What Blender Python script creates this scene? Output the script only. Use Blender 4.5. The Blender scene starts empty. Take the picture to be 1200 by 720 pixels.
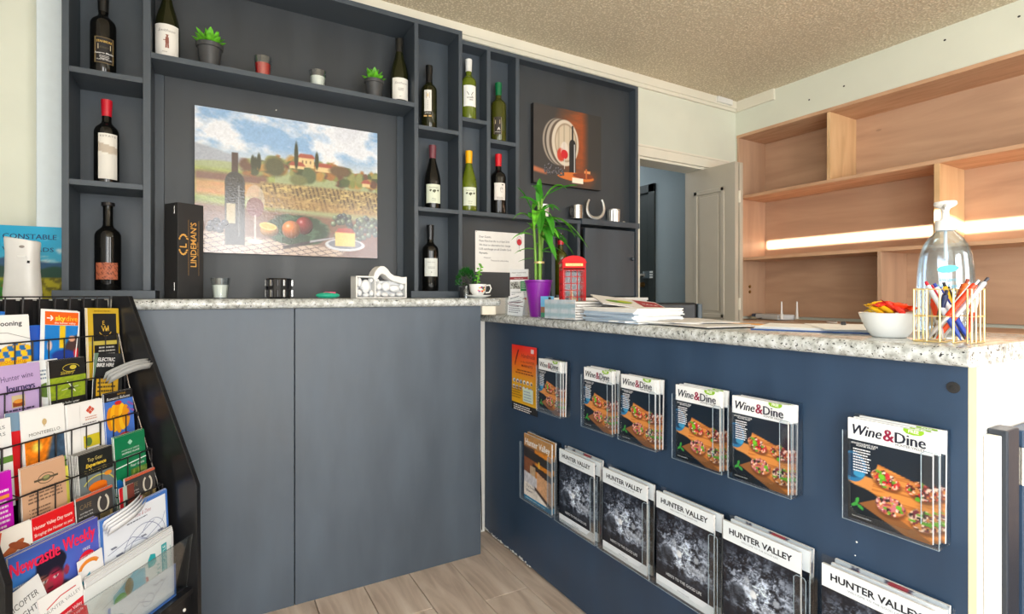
import bpy, math, random
import numpy as np
from mathutils import Vector, Matrix

S = bpy.context.scene
COL = S.collection
R = math.radians
random.seed(7)

# ------------------------------------------------------------------ camera, sky, sun, lights, exposure
cam_d = bpy.data.cameras.new('camera')
cam = bpy.data.objects.new('camera', cam_d); COL.objects.link(cam)
cam.location = (0, 0, 1.18)
cam.rotation_euler = (R(90), 0, -R(30.13))
cam_d.sensor_width = 36.0
cam_d.lens = 36.0 * 615.0 / 1200.0
cam_d.shift_y = -14.0 / 1200.0
cam_d.clip_start = 0.02
S.camera = cam

world = bpy.data.worlds.new('sky'); S.world = world; world.use_nodes = True
wb = world.node_tree.nodes['Background']
wb.inputs['Color'].default_value = (0.62, 0.78, 1.0, 1)
wb.inputs['Strength'].default_value = 0.6

def lamp(name, kind, loc, energy, color, rot=None, aim=None, sx=1, sy=1, angle=None):
    d = bpy.data.lights.new(name, kind); o = bpy.data.objects.new(name, d); COL.objects.link(o)
    o.location = loc; d.energy = energy; d.color = color
    if kind == 'AREA':
        d.shape = 'RECTANGLE'; d.size = sx; d.size_y = sy
    if angle is not None: d.angle = angle
    if aim is not None:
        v = Vector(aim) - Vector(loc)
        o.rotation_euler = v.to_track_quat('-Z', 'Y').to_euler()
    if rot is not None: o.rotation_euler = rot
    return o
# low sun through the gap over the left-hand window
sun_dir = Vector((math.cos(R(22)), math.sin(R(22)), -math.tan(R(8))))
sun = lamp('sun', 'SUN', (-4, -2, 4), 42.0, (1.0, 0.90, 0.76), angle=R(0.4))
sun.rotation_euler = sun_dir.to_track_quat('-Z', 'Y').to_euler()
# daylight of the left window, the glazed shop front behind, and the hallway
lamp('window_light_left', 'AREA', (-0.66, -0.55, 1.35), 42, (0.78, 0.89, 1.0), aim=(2, -0.35, 1.25), sx=2.2, sy=1.3)
lamp('window_light_rear_left', 'AREA', (0.25, -2.40, 1.55), 46, (0.97, 0.98, 1.0), aim=(0.3, 2, 1.35), sx=1.0, sy=1.5)
lamp('window_light_rear_right', 'AREA', (2.05, -2.40, 1.45), 38, (0.97, 0.98, 1.0), aim=(1.9, 2, 1.3), sx=0.8, sy=1.7)
lamp('ceiling_fill', 'AREA', (0.5, -1.3, 0.12), 62, (1.0, 0.91, 0.76), aim=(0.55, -1.2, 3), sx=1.8, sy=1.4)  # added warm fill aimed upward to brighten the ceiling
lamp('hall_light', 'AREA', (2.7, 3.9, 2.45), 8, (0.88, 0.95, 1.0), aim=(2.9, 3.6, 0), sx=0.8, sy=0.8)
lamp('overhead_fill', 'AREA', (2.6, -0.3, 2.55), 8, (1.0, 0.93, 0.82), aim=(2.6, 0.3, 0), sx=1.0, sy=1.0)  # added warm fill from overhead, with no fitting of its own

S.view_settings.view_transform = 'Standard'
S.view_settings.look = 'None'
S.view_settings.exposure = 0.20
S.view_settings.gamma = 1.0
S.view_settings.use_curve_mapping = False

# ------------------------------------------------------------------ materials
def lin(c):
    return tuple((x / 12.92 if x <= 0.04045 else ((x + 0.055) / 1.055) ** 2.4) for x in c)
def rgb(r, g, b): return lin((r / 255, g / 255, b / 255))
def new_mat(name):
    m = bpy.data.materials.new(name); m.use_nodes = True
    nt = m.node_tree
    return m, nt, nt.nodes['Principled BSDF']
def N(nt, t, **kw):
    n = nt.nodes.new(t)
    for k, v in kw.items():
        if k in n.inputs: n.inputs[k].default_value = v
        else: setattr(n, k, v)
    return n
def ramp(nt, stops, fac):
    n = nt.nodes.new('ShaderNodeValToRGB')
    e = n.color_ramp.elements
    while len(e) < len(stops): e.new(0.5)
    for i, (p, c) in enumerate(stops):
        e[i].position = p; e[i].color = (*c, 1)
    nt.links.new(fac, n.inputs['Fac'])
    return n
def plain(name, col, rough=0.5, metal=0.0, var=0.08, bump=0.0, scale=30, spec=0.5, trans=0.0, coat=0.0, sub=0.0):
    m, nt, p = new_mat(name)
    tc = N(nt, 'ShaderNodeTexCoord')
    no = N(nt, 'ShaderNodeTexNoise'); no.inputs['Scale'].default_value = scale; no.inputs['Detail'].default_value = 4
    nt.links.new(tc.outputs['Object'], no.inputs['Vector'])
    a = tuple(max(0, c * (1 - var)) for c in col); b = tuple(min(1, c * (1 + var)) for c in col)
    r = ramp(nt, [(0.3, a), (0.7, b)], no.outputs['Fac'])
    nt.links.new(r.outputs['Color'], p.inputs['Base Color'])
    p.inputs['Roughness'].default_value = rough; p.inputs['Metallic'].default_value = metal
    p.inputs['Specular IOR Level'].default_value = spec
    p.inputs['Transmission Weight'].default_value = trans
    p.inputs['Coat Weight'].default_value = coat
    if sub:
        p.inputs['Subsurface Weight'].default_value = sub
        p.inputs['Subsurface Radius'].default_value = (0.01, 0.006, 0.004)
    if bump:
        bn = N(nt, 'ShaderNodeBump'); bn.inputs['Strength'].default_value = bump; bn.inputs['Distance'].default_value = 0.002
        nt.links.new(no.outputs['Fac'], bn.inputs['Height']); nt.links.new(bn.outputs['Normal'], p.inputs['Normal'])
    return m
def painted(name, col, rough=0.42):
    """brushed paint on board: soft mottling, fine roller relief"""
    m, nt, p = new_mat(name)
    tc = N(nt, 'ShaderNodeTexCoord')
    mp = N(nt, 'ShaderNodeMapping'); mp.inputs['Scale'].default_value = (1, 1, 0.25)
    nt.links.new(tc.outputs['Object'], mp.inputs['Vector'])
    no = N(nt, 'ShaderNodeTexNoise'); no.inputs['Scale'].default_value = 9; no.inputs['Detail'].default_value = 7
    nt.links.new(mp.outputs[0], no.inputs['Vector'])
    a = tuple(c * 0.86 for c in col); b = tuple(c * 1.16 for c in col)
    r = ramp(nt, [(0.3, a), (0.7, b)], no.outputs['Fac'])
    nt.links.new(r.outputs['Color'], p.inputs['Base Color'])
    n2 = N(nt, 'ShaderNodeTexNoise'); n2.inputs['Scale'].default_value = 260; n2.inputs['Detail'].default_value = 2
    nt.links.new(tc.outputs['Object'], n2.inputs['Vector'])
    bn = N(nt, 'ShaderNodeBump'); bn.inputs['Strength'].default_value = 0.12; bn.inputs['Distance'].default_value = 0.001
    nt.links.new(n2.outputs['Fac'], bn.inputs['Height']); nt.links.new(bn.outputs['Normal'], p.inputs['Normal'])
    r2 = ramp(nt, [(0.3, (rough - .07,) * 3), (0.7, (rough + .08,) * 3)], no.outputs['Fac'])
    nt.links.new(r2.outputs['Color'], p.inputs['Roughness'])
    return m
def granite():
    m, nt, p = new_mat('speckled_laminate')
    tc = N(nt, 'ShaderNodeTexCoord')
    base = N(nt, 'ShaderNodeTexNoise'); base.inputs['Scale'].default_value = 60; base.inputs['Detail'].default_value = 6
    nt.links.new(tc.outputs['Object'], base.inputs['Vector'])
    rb = ramp(nt, [(0.30, rgb(140, 142, 138)), (0.48, rgb(186, 190, 188)), (0.66, rgb(214, 219, 220))], base.outputs['Fac'])
    v = N(nt, 'ShaderNodeTexNoise'); v.inputs['Scale'].default_value = 150; v.inputs['Detail'].default_value = 3
    nt.links.new(tc.outputs['Object'], v.inputs['Vector'])
    rm = ramp(nt, [(0.335, (1, 1, 1)), (0.385, (0, 0, 0))], v.outputs['Fac'])
    mx = N(nt, 'ShaderNodeMix', data_type='RGBA')
    nt.links.new(rm.outputs['Color'], mx.inputs['Factor'])
    nt.links.new(rb.outputs['Color'], mx.inputs['A']); mx.inputs['B'].default_value = (*rgb(52, 52, 55), 1)
    v2 = N(nt, 'ShaderNodeTexVoronoi'); v2.inputs['Scale'].default_value = 110
    nt.links.new(tc.outputs['Object'], v2.inputs['Vector'])
    rm2 = ramp(nt, [(0.09, (1, 1, 1)), (0.15, (0, 0, 0))], v2.outputs['Distance'])
    mx2 = N(nt, 'ShaderNodeMix', data_type='RGBA')
    nt.links.new(rm2.outputs['Color'], mx2.inputs['Factor'])
    nt.links.new(mx.outputs['Result'], mx2.inputs['A']); mx2.inputs['B'].default_value = (*rgb(112, 104, 96), 1)
    nt.links.new(mx2.outputs['Result'], p.inputs['Base Color'])
    p.inputs['Roughness'].default_value = 0.16
    return m
def stipple():
    m, nt, p = new_mat('stippled_ceiling')
    tc = N(nt, 'ShaderNodeTexCoord')
    v = N(nt, 'ShaderNodeTexVoronoi'); v.inputs['Scale'].default_value = 85
    n = N(nt, 'ShaderNodeTexNoise'); n.inputs['Scale'].default_value = 70; n.inputs['Detail'].default_value = 5
    nt.links.new(tc.outputs['Object'], v.inputs['Vector']); nt.links.new(tc.outputs['Object'], n.inputs['Vector'])
    ad = N(nt, 'ShaderNodeMath', operation='SUBTRACT')
    nt.links.new(n.outputs['Fac'], ad.inputs[0]); nt.links.new(v.outputs['Distance'], ad.inputs[1])
    bn = N(nt, 'ShaderNodeBump'); bn.inputs['Strength'].default_value = 0.55; bn.inputs['Distance'].default_value = 0.006
    nt.links.new(ad.outputs[0], bn.inputs['Height']); nt.links.new(bn.outputs['Normal'], p.inputs['Normal'])
    r = ramp(nt, [(-0.0, rgb(206, 194, 168)), (0.36, rgb(248, 238, 216))], ad.outputs[0])
    nt.links.new(r.outputs['Color'], p.inputs['Base Color']); p.inputs['Roughness'].default_value = 0.9
    return m
def wood(name, c0, c1, c2, axis='Y', sc=1.0, rough=0.5, knots=()):
    m, nt, p = new_mat(name)
    tc = N(nt, 'ShaderNodeTexCoord')
    mp = N(nt, 'ShaderNodeMapping')
    mp.inputs['Scale'].default_value = {'Y': (6, 0.8, 6), 'X': (0.8, 6, 6), 'Z': (6, 6, 0.8)}[axis]
    nt.links.new(tc.outputs['Object'], mp.inputs['Vector'])
    n = N(nt, 'ShaderNodeTexNoise'); n.inputs['Scale'].default_value = 2.2 * sc; n.inputs['Detail'].default_value = 9; n.inputs['Distortion'].default_value = 0.7
    nt.links.new(mp.outputs[0], n.inputs['Vector'])
    r = ramp(nt, [(0.28, c0), (0.5, c1), (0.74, c2)], n.outputs['Fac'])
    out = r.outputs['Color']
    for (ky, kz, kr) in knots:
        sx = N(nt, 'ShaderNodeSeparateXYZ'); nt.links.new(tc.outputs['Object'], sx.inputs[0])
        cm = N(nt, 'ShaderNodeCombineXYZ')
        nt.links.new(sx.outputs['Y'], cm.inputs['X'])
        mz = N(nt, 'ShaderNodeMath', operation='MULTIPLY'); mz.inputs[1].default_value = 2.2
        nt.links.new(sx.outputs['Z'], mz.inputs[0]); nt.links.new(mz.outputs[0], cm.inputs['Y'])
        d = N(nt, 'ShaderNodeVectorMath', operation='DISTANCE'); d.inputs[1].default_value = (ky, kz * 2.2, 0)
        nt.links.new(cm.outputs[0], d.inputs[0])
        rk = ramp(nt, [(0.0, (.75,) * 3), (kr * .35, (.2,) * 3), (kr * .75, (.65,) * 3), (kr * 1.25, (0,) * 3)], d.outputs['Value'])
        mx = N(nt, 'ShaderNodeMix', data_type='RGBA')
        nt.links.new(rk.outputs['Color'], mx.inputs['Factor']); nt.links.new(out, mx.inputs['A'])
        mx.inputs['B'].default_value = (*(c * .55 for c in c0), 1)
        out = mx.outputs['Result']
    nt.links.new(out, p.inputs['Base Color'])
    bn = N(nt, 'ShaderNodeBump'); bn.inputs['Strength'].default_value = 0.08; bn.inputs['Distance'].default_value = 0.001
    nt.links.new(n.outputs['Fac'], bn.inputs['Height']); nt.links.new(bn.outputs['Normal'], p.inputs['Normal'])
    p.inputs['Roughness'].default_value = rough
    return m
def clear_plastic(name, tint=(0.93, 0.95, 0.96), base=0.05, gloss=(1, 1, 1), k=0.5):
    m = bpy.data.materials.new(name); m.use_nodes = True; nt = m.node_tree
    nt.nodes.remove(nt.nodes['Principled BSDF'])
    out = nt.nodes['Material Output']
    t = N(nt, 'ShaderNodeBsdfTransparent'); t.inputs['Color'].default_value = (*tint, 1)
    g = N(nt, 'ShaderNodeBsdfGlossy'); g.inputs['Roughness'].default_value = 0.06; g.inputs['Color'].default_value = (*gloss, 1)
    lw = N(nt, 'ShaderNodeLayerWeight'); lw.inputs['Blend'].default_value = 0.18
    mm = N(nt, 'ShaderNodeMath', operation='MULTIPLY_ADD'); mm.inputs[1].default_value = k; mm.inputs[2].default_value = base
    nt.links.new(lw.outputs['Fresnel'], mm.inputs[0]); mm.use_clamp = True
    mx = N(nt, 'ShaderNodeMixShader')
    nt.links.new(mm.outputs[0], mx.inputs[0]); nt.links.new(t.outputs[0], mx.inputs[1]); nt.links.new(g.outputs[0], mx.inputs[2])
    nt.links.new(mx.outputs[0], out.inputs['Surface'])
    return m
def print_mat(name, rough, coat=0.0, bump=0.0):
    m, nt, p = new_mat(name)
    a = N(nt, 'ShaderNodeAttribute'); a.attribute_name = 'ink'
    nt.links.new(a.outputs['Color'], p.inputs['Base Color'])
    p.inputs['Roughness'].default_value = rough; p.inputs['Coat Weight'].default_value = coat
    if bump:
        tc = N(nt, 'ShaderNodeTexCoord'); n = N(nt, 'ShaderNodeTexNoise'); n.inputs['Scale'].default_value = 120; n.inputs['Detail'].default_value = 3
        nt.links.new(tc.outputs['Object'], n.inputs['Vector'])
        bn = N(nt, 'ShaderNodeBump'); bn.inputs['Strength'].default_value = bump; bn.inputs['Distance'].default_value = 0.002
        nt.links.new(n.outputs['Fac'], bn.inputs['Height']); nt.links.new(bn.outputs['Normal'], p.inputs['Normal'])
        nt.links.new(bn.outputs['Normal'], p.inputs['Coat Normal'])
    return m

M = {}
M['navy'] = painted('navy_paint', rgb(44, 66, 92), 0.40)
M['slate'] = painted('slate_paint', rgb(80, 91, 104), 0.45)
M['charcoal'] = painted('charcoal_paint', rgb(52, 57, 62), 0.45)
M['unit'] = painted('shelf_unit_paint', rgb(63, 72, 81), 0.45)
M['granite'] = granite()
M['ceiling'] = stipple()
M['wall'] = plain('cream_wall_paint', rgb(222, 225, 210), 0.7, var=0.03, scale=4)
M['white_wall'] = plain('white_wall_paint', rgb(236, 236, 232), 0.6, var=0.03, scale=5)
M['trim'] = plain('gloss_trim_paint', rgb(232, 228, 212), 0.4, var=0.03, scale=6)
M['door'] = plain('door_paint', rgb(190, 182, 166), 0.42, var=0.03, scale=6)
M['hall'] = plain('blue_grey_wall_paint', rgb(150, 162, 166), 0.7, var=0.03, scale=4)
M['hall_dark'] = plain('dark_green_door_paint', rgb(52, 58, 56), 0.5, var=0.06, scale=6)
M['ply'] = wood('pink_plywood', rgb(180, 146, 120), rgb(196, 160, 132), rgb(208, 174, 144), 'Y', 0.7, 0.45,
               knots=((1.50, 2.10, .05), (1.66, 2.18, .035), (1.38, 1.80, .03), (1.36, 1.70, .03), (1.95, 1.72, .014), (1.75, 1.25, .014)))
M['ply_v'] = wood('pale_plywood', rgb(204, 164, 118), rgb(222, 184, 138), rgb(232, 198, 154), 'Z', 1.0, 0.45)
M['ply_side'] = wood('pink_plywood_upright', rgb(180, 146, 120), rgb(196, 160, 132), rgb(208, 174, 144), 'Z', 0.7, 0.45)
M['ply_edge'] = wood('plywood_edge', rgb(190, 146, 112), rgb(206, 164, 130), rgb(216, 178, 146), 'Y', 2.0, 0.5)
M['plank'] = wood('oak_plank', rgb(168, 148, 132), rgb(206, 188, 172), rgb(224, 210, 196), 'Y', 1.3, 0.4)
M['floor'] = plain('floor_screed', rgb(90, 76, 66), 0.7)
M['black'] = plain('black_laminate', rgb(24, 24, 26), 0.28, var=0.1)
M['black_matte'] = plain('black_matte', rgb(30, 30, 32), 0.6)
M['black_metal'] = plain('black_wire', rgb(34, 32, 34), 0.35, metal=0.2)
M['steel'] = plain('brushed_steel', rgb(190, 190, 188), 0.25, metal=1.0, var=0.05)
M['chrome_dull'] = plain('pewter', rgb(205, 205, 202), 0.35, metal=0.9, var=0.1, bump=0.2)
M['paper'] = plain('paper', rgb(240, 240, 238), 0.6, var=0.02)
M['paper_grey'] = plain('newsprint', rgb(206, 204, 202), 0.8, var=0.06, scale=80)
M['page_edges'] = plain('page_edges', rgb(214, 212, 210), 0.7, var=0.12, scale=200)
M['acrylic'] = clear_plastic('clear_acrylic', (0.965, 0.98, 0.985), 0.035, k=0.45)
M['glass_clear'] = clear_plastic('clear_glass', (0.9, 0.93, 0.94), 0.07)
M['print'] = print_mat('gloss_print', 0.32, 0.15)
M['print_matte'] = print_mat('matte_print', 0.6)
M['canvas'] = print_mat('varnished_canvas_print', 0.22, 0.6, 0.22)
M['glass_black'] = plain('black_bottle_glass', rgb(14, 14, 13), 0.06, var=0.1)
M['glass_dark_green'] = plain('dark_green_bottle_glass', rgb(34, 36, 14), 0.06, var=0.1, trans=0.1)
M['glass_green'] = plain('green_bottle_glass', rgb(120, 138, 34), 0.05, var=0.1, trans=0.45)
M['glass_olive'] = plain('olive_bottle_glass', rgb(74, 78, 22), 0.05, var=0.1, trans=0.25)
M['wax_red'] = plain('red_wax', rgb(196, 24, 24), 0.35, var=0.05)
M['wax_white'] = plain('white_wax', rgb(236, 236, 226), 0.4, var=0.02)
M['pot_dark'] = plain('charcoal_pot', rgb(58, 60, 62), 0.45)
M['leaf'] = plain('green_leaf', rgb(58, 140, 34), 0.4, var=0.35, scale=12)
M['leaf_bright'] = plain('bright_succulent_leaf', rgb(92, 172, 40), 0.35, var=0.55, scale=40)
M['leaf_dark'] = plain('dark_leaf', rgb(26, 96, 26), 0.45, var=0.3, scale=25)
M['leaf_tip'] = plain('pink_leaf_tip', rgb(200, 90, 80), 0.4)
M['stem'] = plain('bamboo_stem', rgb(112, 160, 52), 0.4, var=0.2, scale=20)
M['purple'] = plain('purple_plastic', rgb(124, 22, 150), 0.3, var=0.04)
M['soil'] = plain('soil', rgb(50, 38, 30), 0.9, bump=0.5)
M['porcelain'] = plain('white_porcelain', rgb(236, 238, 236), 0.12, var=0.02)
M['pebble'] = plain('white_pebble', rgb(236, 238, 240), 0.5, var=0.05)
M['whitewash'] = plain('white_plastic', rgb(232, 232, 230), 0.4, var=0.02)
M['pale_grey'] = plain('pale_grey_plastic', rgb(206, 210, 214), 0.35, var=0.02)
M['red_enamel'] = plain('red_enamel', rgb(196, 6, 14), 0.5, var=0.06, spec=0.25)
M['gold'] = plain('gold_wire', rgb(232, 208, 148), 0.3, metal=0.6, var=0.05)
M['gold_foil'] = plain('gold_foil', rgb(196, 146, 60), 0.35, metal=0.6)
M['leather'] = plain('black_leatherette', rgb(22, 24, 28), 0.35, bump=0.3, scale=200)
M['turquoise'] = plain('turquoise_glaze', rgb(40, 170, 140), 0.2, var=0.2)
M['crystal'] = plain('black_crystal', rgb(20, 20, 24), 0.08)
M['thin_glass'] = clear_plastic('thin_glass', (0.93, 0.95, 0.95), 0.0)
M['brass'] = plain('brass', rgb(160, 124, 70), 0.35, metal=0.9)
M['gel'] = clear_plastic('clear_gel_bottle', (0.86, 0.93, 0.98), 0.10)
_pm = {}
def pm(r, g, b, rough=0.35, metal=0.0):
    k = (r, g, b, rough, metal)
    if k not in _pm: _pm[k] = plain('coloured_%02x%02x%02x' % (r, g, b), rgb(r, g, b), rough, metal, var=0.04)
    return _pm[k]

# ------------------------------------------------------------------ mesh helpers
class MB:
    def __init__(s): s.v = []; s.f = []
    def add(s, v, f, mat=None):
        o = len(s.v)
        if mat is not None: v = [tuple(mat @ Vector(p)) for p in v]
        s.v += [tuple(p) for p in v]; s.f += [tuple(i + o for i in q) for q in f]
        return s
    def box(s, x0, x1, y0, y1, z0, z1, mat=None):
        v = [(x0, y0, z0), (x1, y0, z0), (x1, y1, z0), (x0, y1, z0), (x0, y0, z1), (x1, y0, z1), (x1, y1, z1), (x0, y1, z1)]
        f = [(0, 3, 2, 1), (4, 5, 6, 7), (0, 1, 5, 4), (1, 2, 6, 5), (2, 3, 7, 6), (3, 0, 4, 7)]
        return s.add(v, f, mat)
    def lathe(s, prof, n=28, c=(0, 0, 0), sx=1, sy=1, mat=None):
        v = []; f = []
        for (r, z) in prof:
            for k in range(n):
                a = 2 * math.pi * k / n
                v.append((c[0] + r * sx * math.cos(a), c[1] + r * sy * math.sin(a), c[2] + z))
        for i in range(len(prof) - 1):
            for k in range(n):
                k2 = (k + 1) % n
                f.append((i * n + k, i * n + k2, (i + 1) * n + k2, (i + 1) * n + k))
        if prof[0][0] > 1e-6: f.append(tuple(range(n))[::-1])
        if prof[-1][0] > 1e-6: f.append(tuple((len(prof) - 1) * n + k for k in range(n)))
        return s.add(v, f, mat)
    def tube(s, pts, r, n=8, mat=None, closed=False):
        pts = [Vector(p) for p in pts]; rr = r if isinstance(r, (list, tuple)) else [r] * len(pts)
        v = []; f = []; up = Vector((0, 0, 1)); L = len(pts)
        prev = None
        for i, p in enumerate(pts):
            if closed: d = (pts[(i + 1) % L] - pts[i - 1])
            else: d = (pts[min(i + 1, L - 1)] - pts[max(i - 1, 0)])
            d.normalize()
            if prev is None:
                a = d.cross(up)
                if a.length < 0.1: a = d.cross(Vector((1, 0, 0)))
            else: a = prev - d * prev.dot(d)
            a.normalize(); prev = a; b = d.cross(a)
            for k in range(n):
                t = 2 * math.pi * k / n
                v.append(tuple(p + (a * math.cos(t) + b * math.sin(t)) * rr[i]))
        for i in range(L if closed else L - 1):
            j = (i + 1) % L
            for k in range(n):
                k2 = (k + 1) % n
                f.append((i * n + k, i * n + k2, j * n + k2, j * n + k))
        if not closed:
            f.append(tuple(range(n))[::-1]); f.append(tuple((L - 1) * n + k for k in range(n)))
        return s.add(v, f, mat)
    def prism(s, poly, y0, y1, mat=None):
        """poly in (x,z), extruded in y"""
        n = len(poly)
        v = [(x, y0, z) for x, z in poly] + [(x, y1, z) for x, z in poly]
        f = [tuple(range(n)), tuple(range(2 * n - 1, n - 1, -1))]
        for i in range(n):
            j = (i + 1) % n
            f.append((i, i + n, j + n, j))
        return s.add(v, f, mat)
    def ball(s, c, rx, ry, rz, n=12, m=8, mat=None):
        prof = [(math.sin(math.pi * i / m), -math.cos(math.pi * i / m)) for i in range(m + 1)]
        prof[0] = (0, -1); prof[-1] = (0, 1)
        v = []; f = []
        for (r, z) in prof:
            for k in range(n):
                a = 2 * math.pi * k / n
                v.append((c[0] + r * rx * math.cos(a), c[1] + r * ry * math.sin(a), c[2] + z * rz))
        for i in range(m):
            for k in range(n):
                k2 = (k + 1) % n
                f.append((i * n + k, i * n + k2, (i + 1) * n + k2, (i + 1) * n + k))
        return s.add(v, f, mat)
    def leaf(s, pts, w, curl=0.15):
        """a leaf strip along pts with widths w, slight keel"""
        pts = [Vector(p) for p in pts]; v = []; f = []
        L = len(pts)
        for i, p in enumerate(pts):
            d = (pts[min(i + 1, L - 1)] - pts[max(i - 1, 0)]).normalized()
            side = d.cross(Vector((0, 0, 1)))
            if side.length < 0.05: side = Vector((1, 0, 0))
            side.normalize(); nn = side.cross(d)
            v += [tuple(p - side * w[i] + nn * w[i] * curl), tuple(p), tuple(p + side * w[i] + nn * w[i] * curl)]
        for i in range(L - 1):
            a = i * 3
            f += [(a, a + 1, a + 4, a + 3), (a + 1, a + 2, a + 5, a + 4)]
        return s.add(v, f)
    def build(s, name, mat, parent=None, loc=(0, 0, 0), rot=(0, 0, 0), smooth=False, bevel=0.0, seg=2, solid=0.0):
        me = bpy.data.meshes.new(name); me.from_pydata(s.v, [], s.f); me.validate(); me.update()
        import bmesh
        bm = bmesh.new(); bm.from_mesh(me)
        if not solid: bmesh.ops.recalc_face_normals(bm, faces=bm.faces)
        bm.to_mesh(me); bm.free()
        if smooth:
            me.polygons.foreach_set('use_smooth', [True] * len(me.polygons))
            if hasattr(me, 'set_sharp_from_angle'): me.set_sharp_from_angle(angle=R(38))
        me.materials.append(mat)
        o = bpy.data.objects.new(name, me); COL.objects.link(o)
        o.location = loc; o.rotation_euler = rot
        if parent: o.parent = parent
        if bevel:
            b = o.modifiers.new('bevel', 'BEVEL'); b.width = bevel; b.segments = seg; b.limit_method = 'ANGLE'
        if solid:
            b = o.modifiers.new('solid', 'SOLIDIFY'); b.thickness = solid; b.offset = 0
        return o
def tag(o, label=None, cat=None, group=None, kind=None):
    if label: o['label'] = label
    if cat: o['category'] = cat
    if group: o['group'] = group
    if kind: o['kind'] = kind
    return o
def thing(name, label, cat, loc=(0, 0, 0), rz=0.0, group=None, rot=None):
    o = bpy.data.objects.new(name, None); COL.objects.link(o)
    o.empty_display_size = 0.02
    o.location = loc; o.rotation_euler = rot if rot is not None else (0, 0, rz)
    return tag(o, label, cat, group)
def struct(name, mb, mat, parent=None, **kw):
    o = mb.build(name, mat, parent, **kw)
    if not parent: o['kind'] = 'structure'
    return o
KIDS = {}
def dup(root, loc, rot=None, label=None, group=None):
    def cp(o, par):
        c = o.copy(); COL.objects.link(c)
        if par: c.parent = par
        for ch in [x for x in ALL_CHILDREN.get(o.name, [])]: cp(ch, c)
        return c
    ALL_CHILDREN = {}
    for x in COL.objects:
        if x.parent: ALL_CHILDREN.setdefault(x.parent.name, []).append(x)
    r = cp(root, None)
    r.location = loc
    if rot is not None: r.rotation_euler = rot
    if label: r['label'] = label
    if group: r['group'] = group
    return r

# ------------------------------------------------------------------ flat print (ink) helpers
_tc = {}
def text_geo(s, bold=0.0, shear=0.0, res=2):
    k = (s, bold, shear, res)
    if k in _tc: return _tc[k]
    cu = bpy.data.curves.new('lettering', 'FONT'); cu.body = s; cu.size = 1.0
    cu.offset = bold; cu.shear = shear; cu.resolution_u = res; cu.fill_mode = 'FRONT'
    o = bpy.data.objects.new('lettering', cu); COL.objects.link(o)
    dg = bpy.context.evaluated_depsgraph_get(); ev = o.evaluated_get(dg); me = ev.to_mesh()
    n = len(me.vertices); co = np.empty(n * 3); me.vertices.foreach_get('co', co); co = co.reshape(-1, 3)[:, :2].copy()
    fs = [tuple(p.vertices) for p in me.polygons]
    ev.to_mesh_clear(); bpy.data.objects.remove(o); bpy.data.curves.remove(cu)
    _tc[k] = (co, fs)
    return _tc[k]
def linarr(a):
    a = np.clip(a, 0, 1)
    return np.where(a <= 0.04045, a / 12.92, ((a + 0.055) / 1.055) ** 2.4)
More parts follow.
